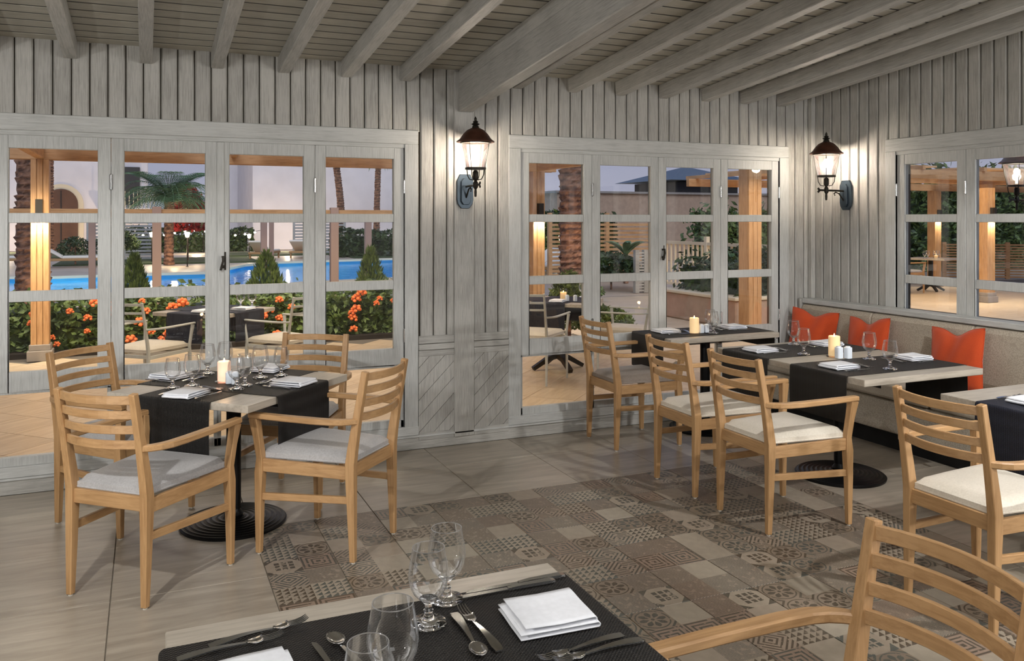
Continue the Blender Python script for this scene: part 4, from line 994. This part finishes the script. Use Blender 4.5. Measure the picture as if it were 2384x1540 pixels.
def shrub(x, y, h, r, n, size, label, mat='leaf', asp=.45, name='shrub', z0=0):
    t = empty(name, (x, y, z0)); tag(t, label, 'shrub')
    def fn():
        a, b = random.uniform(0, 2*pi), random.uniform(-.1, 1); q = math.sqrt(max(0, 1-b*b))*random.uniform(.7, 1.05)*(1+.18*sin(3*a)); return (r*q*cos(a), r*q*sin(a), h*(.45+.52*b*random.uniform(.8, 1.1)))
    o = leaves(MB(), n, fn, size, asp, .6).build('foliage', mat, t, smooth=False); tag(o, kind='stuff'); MB().lathe([(.03, 0), (.02, h*.6), (0, h*.62)], 6).build('stem', 'bark', t); return t
shrub(1.5, 35.3, 3.0, .7, 1500, .2, 'crimson bougainvillea beside the bushy palm', 'bract', .7, 'bougainvillea', -0.0); 
shrub(5.0, 9.65, .95, .26, 1500, .10, 'bright green upright shrub beyond the terrace table', 'conifer', .3); shrub(5.6, 9.9, .45, .5, 1500, .09, 'low pale leafed shrub right of the bright upright shrub', 'conifer', .45)
shrub(9.9, 17.0, .85, .8, 2200, .14, 'round dark shrub in the second leaf of the middle window', 'leafdark'); shrub(8.0, 14.9, .35, .5, 900, .1, 'low shrub at the foot of the rust brown palm')
shrub(-2.3, 33.6, 1.0, .6, 900, .16, 'dark agave like shrub between the loungers by the arched door', 'leafdark', .25); shrub(-1.0, 34.5, 1.3, .7, 900, .3, 'spiky shrub right of the lounger by the arched door', 'leafdark', .18)
bp = empty('banana_plant', (11.2, 18.5, 0)); tag(bp, 'broad leafed plant before the louvre fence in the middle window', 'plant')
for k in range(11):
    a = k*2.399; lm = MB(); lm.grid(lambda s_, b: (.75*s_*cos(a)+(b-.5)*.2*sin(pi*min(.98, s_+.05))*-sin(a), .75*s_*sin(a)+(b-.5)*.2*sin(pi*min(.98, s_+.05))*cos(a), .9*s_-.55*s_*s_+.7), 6, 2); lm.build('leaf', 'frond', bp, smooth=False)
MB().lathe([(.07, 0), (.05, .75), (0, .85)], 8).build('stem', 'bark', bp)
hedge('hedge', 7.4, 12.5, 36, 37, 0, 1.1, 2500, .22, 'clipped hedge across the pool in the last leaf of the left window', 'leafdark')
hedge('hedge', 8.2, 9.6, 10.2, 12.0, .40, .95, 4200, .11, 'green planting on top of the sand rendered planter', 'leafdark', cat='planting', rough=.10)
pf = palm(8.75, 11.2, .45, .08, .06, 'small palm fanning out of the planter before the railing', 14, .55); pf.location.z = .4
hedge('hedge', 10.0, 15.0, 25.4, 26.4, 0, 1.75, 4500, .25, 'tall dark hedge behind the louvre fence', 'leafdark')
hedge('hedge', 14.0, 17.4, 19.0, 20.0, 0, 1.7, 2500, .22, 'mid height leafy hedge behind the planter railing', 'leaf', rough=.15)
hedge('hedge', 18.0, 33.0, 19.0, 20.0, 0, 3.0, 9000, .26, 'tall dark leafy hedge behind the side pergola', 'leaf', rough=.2)
hedge('hedge', -1.6, 5.0, 44.6, 45.4, 0, 1.1, 2200, .25, 'low far hedge with fairy lights between the two white houses', 'leafdark')
light('SPOT', (17.9, 15.6, .6), 300, (1, .85, .6), .1, (R(100), 0, R(0)), spot=100, blend=.6)
# planter, railing, fences
pt = empty('planter', (8.9, 11.1, 0)); tag(pt, 'low sand rendered planter wall beyond the middle window', 'planter'); MB().box(-.9, .75, -1.0, 1.0, 0, .42).build('wall', 'sand_wall', pt, bevel=.02); MB().box(-.94, .79, -1.04, 1.04, .42, .47).build('coping', 'cream', pt, bevel=.01)
rl = empty('railing', (9.85, 13.3, .3)); tag(rl, 'cream wooden railing behind the planter in the middle window', 'railing')
MB().box(-.03, .03, -1.9, 1.9, .83, .89).build('top_rail', 'cream', rl); MB().box(-.02, .02, -1.9, 1.9, 0.0, .05).build('bottom_rail', 'cream', rl)
bmz = MB().box(-.018, .018, -.018, .018, .05, .83).mesh('baluster', 'cream')
for k in range(25): put('baluster', bmz, rl, (0, -1.8+.15*k, 0))
for k in (-1.9, 0, 1.9): MB().box(-.04, .04, -.04, .04, -.3, 1.0).build('rail_post', 'cream', rl, (0, k, 0))
def slatfence(x, y, L, deg, h, nsl, label, mat='grey_x', z0=0, sw=.6):
    t = empty('louvre_fence', (x, y, z0), R(deg)); tag(t, label, 'fence'); p = h/nsl
    sm_ = MB().box(-L/2, L/2, -.01, .01, 0, p*sw).mesh('slat', mat)
    for k in range(nsl): put('slat', sm_, t, (0, 0, p*k+.03))
    for q in (-L/2, 0, L/2): MB().box(-.05, .05, -.02, .08, 0, h+.05).build('fence_post', mat, t, (q, 0, 0))
    return t
slatfence(11.3, 19.6, 3.4, 0, 1.75, 16, 'horizontal louvre fence behind the plants in the middle window', 'pine_x')
slatfence(21.6, 15.7, 3.2, -35, .95, 13, 'low pale slatted fence under the side pergola', 'pine_x')
slatfence(-.8, 37, 2.6, 0, 2.0, 14, 'grey louvred screen beside the bushy palm'); slatfence(7.6, 40.5, 2.4, 0, 2.0, 14, 'tan louvred screen behind the sun loungers')
slatfence(10.2, 16.0, .45, 0, .9, 14, 'small grey louvred panel beside the planter', 'deck_x')
# ================================================================== HOUSES
def house(label, boxes, **k):
    t = empty('white_house'); tag(t, label, 'building')
    for q in boxes: MB().box(*q).build('wall', 'plaster', t, bevel=.03)
    return t
b1 = house('white house with a dark arched wooden door behind the thick palm', [(-16, -6.9, 49, 56, 0, 4.3), (-6.9, .1, 49, 56, 0, 8.0)])
def arch(w_, h): return [(-w_/2, 0), (-w_/2, h-w_/2)]+[(-w_/2*cos(pi*k/12), h-w_/2+w_/2*sin(pi*k/12)) for k in range(1, 12)]+[(w_/2, h-w_/2), (w_/2, 0)]
MB().prism(arch(2.05, 3.45), -.1, .1, 'y').build('door_surround', 'cream', b1, (-4.0, 49, 0)); d_ = MB().prism(arch(1.55, 3.2), -.16, .05, 'y').build('door', 'doorwood', b1, (-4.0, 49, 0)); MB().box(-.02, .02, -.19, -.15, 0, 3.1).build('door_joint', 'black', d_)
MB().box(-3.0, -1.2, -.15, .1, .9, 2.9).build('window_recess', 'winddark', b1, (.9, 49, 1.5)); 
bal = MB().box(-1.4, 1.4, -.9, 0, 0, .12).build('balcony', 'plaster', b1, (-.9, 49, 2.1))
for k in range(14): MB().box(-.02, .02, -.86, -.82, .12, 1.0).build('baluster', 'cream', bal, (-1.3+.2*k, 0, 0))
MB().lathe([(0, 0), (.05, 0), (.06, .12), (0, .16)], 8).build('wall_lamp', 'bronze', b1, (-1.6, 48.9, 2.1))
b2 = house('tall plain white house wall across the pool', [(5.14, 13.2, 46, 54, 0, 9), (13.2, 15.4, 45.5, 54, 0, 9), (15.4, 22, 46, 54, 0, 9)])
e = MB().box(17.0, 17.5, 45.85, 46, 0, 8)
for k in range(18): e.box(16.8, 17.7, 45.8, 46, .2+.45*k, .42+.45*k)
e.build('quoins', 'roofblue', b2)
b3 = house('bluish white house set back between the two nearer houses', [(3.9, 7.5, 56, 60, 0, 6.3)])
b4 = empty('sand_building', (0, 0, 0)); tag(b4, 'low sand coloured building beyond the middle window', 'building'); MB().box(14, 26, 28, 30, 0, 2.62).build('wall', 'sand_wall', b4); MB().box(13.9, 26.1, 27.9, 30, 2.62, 2.70).build('coping', 'stonebase', b4)
pv = empty('garden_pavilion', (23.2, 33.0, 0)); tag(pv, 'pavilion with a blue grey pyramid roof beyond the middle window', 'building')
MB().add([(-2.4, -2.4, 3.35), (2.4, -2.4, 3.35), (2.4, 2.4, 3.35), (-2.4, 2.4, 3.35), (0, 0, 4.1)], [(0, 1, 4), (1, 2, 4), (2, 3, 4), (3, 0, 4), (3, 2, 1, 0)]).build('roof', 'roofblue', pv); MB().box(-1.7, 1.7, -1.7, 1.7, 0, 3.3).build('wall', 'winddark', pv)
# ================================================================== LOUNGERS, LAMPS
def make_lounger():
    t = empty('sun_lounger'); MB().box(-.95, .95, -.33, .33, .22, .30).build('frame', 'wicker', t, bevel=.01)
    for sx_ in (-1, 1):
        for sy in (-1, 1): MB().box(-.03, .03, -.03, .03, 0, .22).build('leg', 'wicker', t, (sx_*.85, sy*.28, 0))
    MB().box(-.30, .95, -.32, .32, .30, .38).build('mattress', 'loungecloth', t, bevel=.02); MB().prism([(-.30, .30), (-.30, .38), (-.92, .78), (-.96, .71)], -.32, .32, 'y').build('back_mattress', 'loungecloth', t, bevel=.015); return t
lo = None
for x, y, d, l in ((-2.3, 32.4, 0, 'sun lounger across the pool left of the spiky shrub'), (-4.3, 33.1, 5, 'sun lounger across the pool left of the thick palm'), (4.5, 36.0, 62, 'left of two wicker sun loungers in the third leaf of the left window'), (6.2, 36.6, 62, 'right of two wicker sun loungers in the third leaf of the left window'),
                   (10.2, 21.3, 190, 'sun lounger in the middle window, lower one beside the lit post'), (10.4, 22.6, 190, 'sun lounger in the middle window, upper one behind the other')):
    if lo is None: lo = make_lounger(); t = lo
    else: t = copy_tree(lo)
    t.location = (x, y, .0); t.rotation_euler = (0, 0, R(d)); tag(t, l, 'lounger', 'sun loungers around the pool')
def garden_lamp(x, y, label, h=1.0):
    t = empty('garden_lamp', (x, y, 0)); tag(t, label, 'lamp', 'garden lamps'); MB().lathe([(.06, 0), (.02, .03), (.02, h), (0, h+.01)], 8).build('pole', 'bronze', t); MB().lathe([(0, h), (.06, h+.02), (.09, h+.18), (0, h+.2)], 10).build('lamp_head', 'glow', t)
    light('POINT', (x, y-.25, h+.1), 60, (1, .82, .55), .04)
garden_lamp(1.3, 31.0, 'small lantern on a pole left of the bushy palm foot', 1.0); garden_lamp(4.1, 38.0, 'bright garden lamp behind the conifer, left of the loungers', .8); garden_lamp(12.6, 24.9, 'garden lamp between the lit post and the rust brown palm', .9); garden_lamp(.2, 34.5, 'bright garden lamp just right of the louvred screen', .95)
fy = empty('fairy_lights', (0, 0, 0)); tag(fy, 'string of fairy lights along the far low hedge', 'lights'); FB = MB().lathe([(0, -.05), (.045, -.03), (.06, 0), (.045, .03), (0, .05)], 8).mesh('light_bulb', 'fairy')
for k in range(14): put('light_bulb', FB, fy, (-.6+.47*k, 44.2, .95-.12*sin(k*.8)))
for xx_ in (-.6, 2.6, 5.51): MB().lathe([(.03, 0), (.02, 1.0), (0, 1.02)], 8).build('pole', 'bronze', fy, (xx_, 44.2, 0))
MB().sweep([(-.6+.47*k, 44.2, 1.0-.12*sin(k*.8)) for k in range(14)], (.02, .02)).build('wire', 'bronze', fy)
for x, y, e_ in ((6.5, 43, 190), (11, 43, 190), (-1.5, 46.5, 150), (-6, 46.5, 150), (18, 43, 120), (2.2, 42.5, 120)): light('POINT', (x, y, .6), e_, (1, .75, .5), .05)
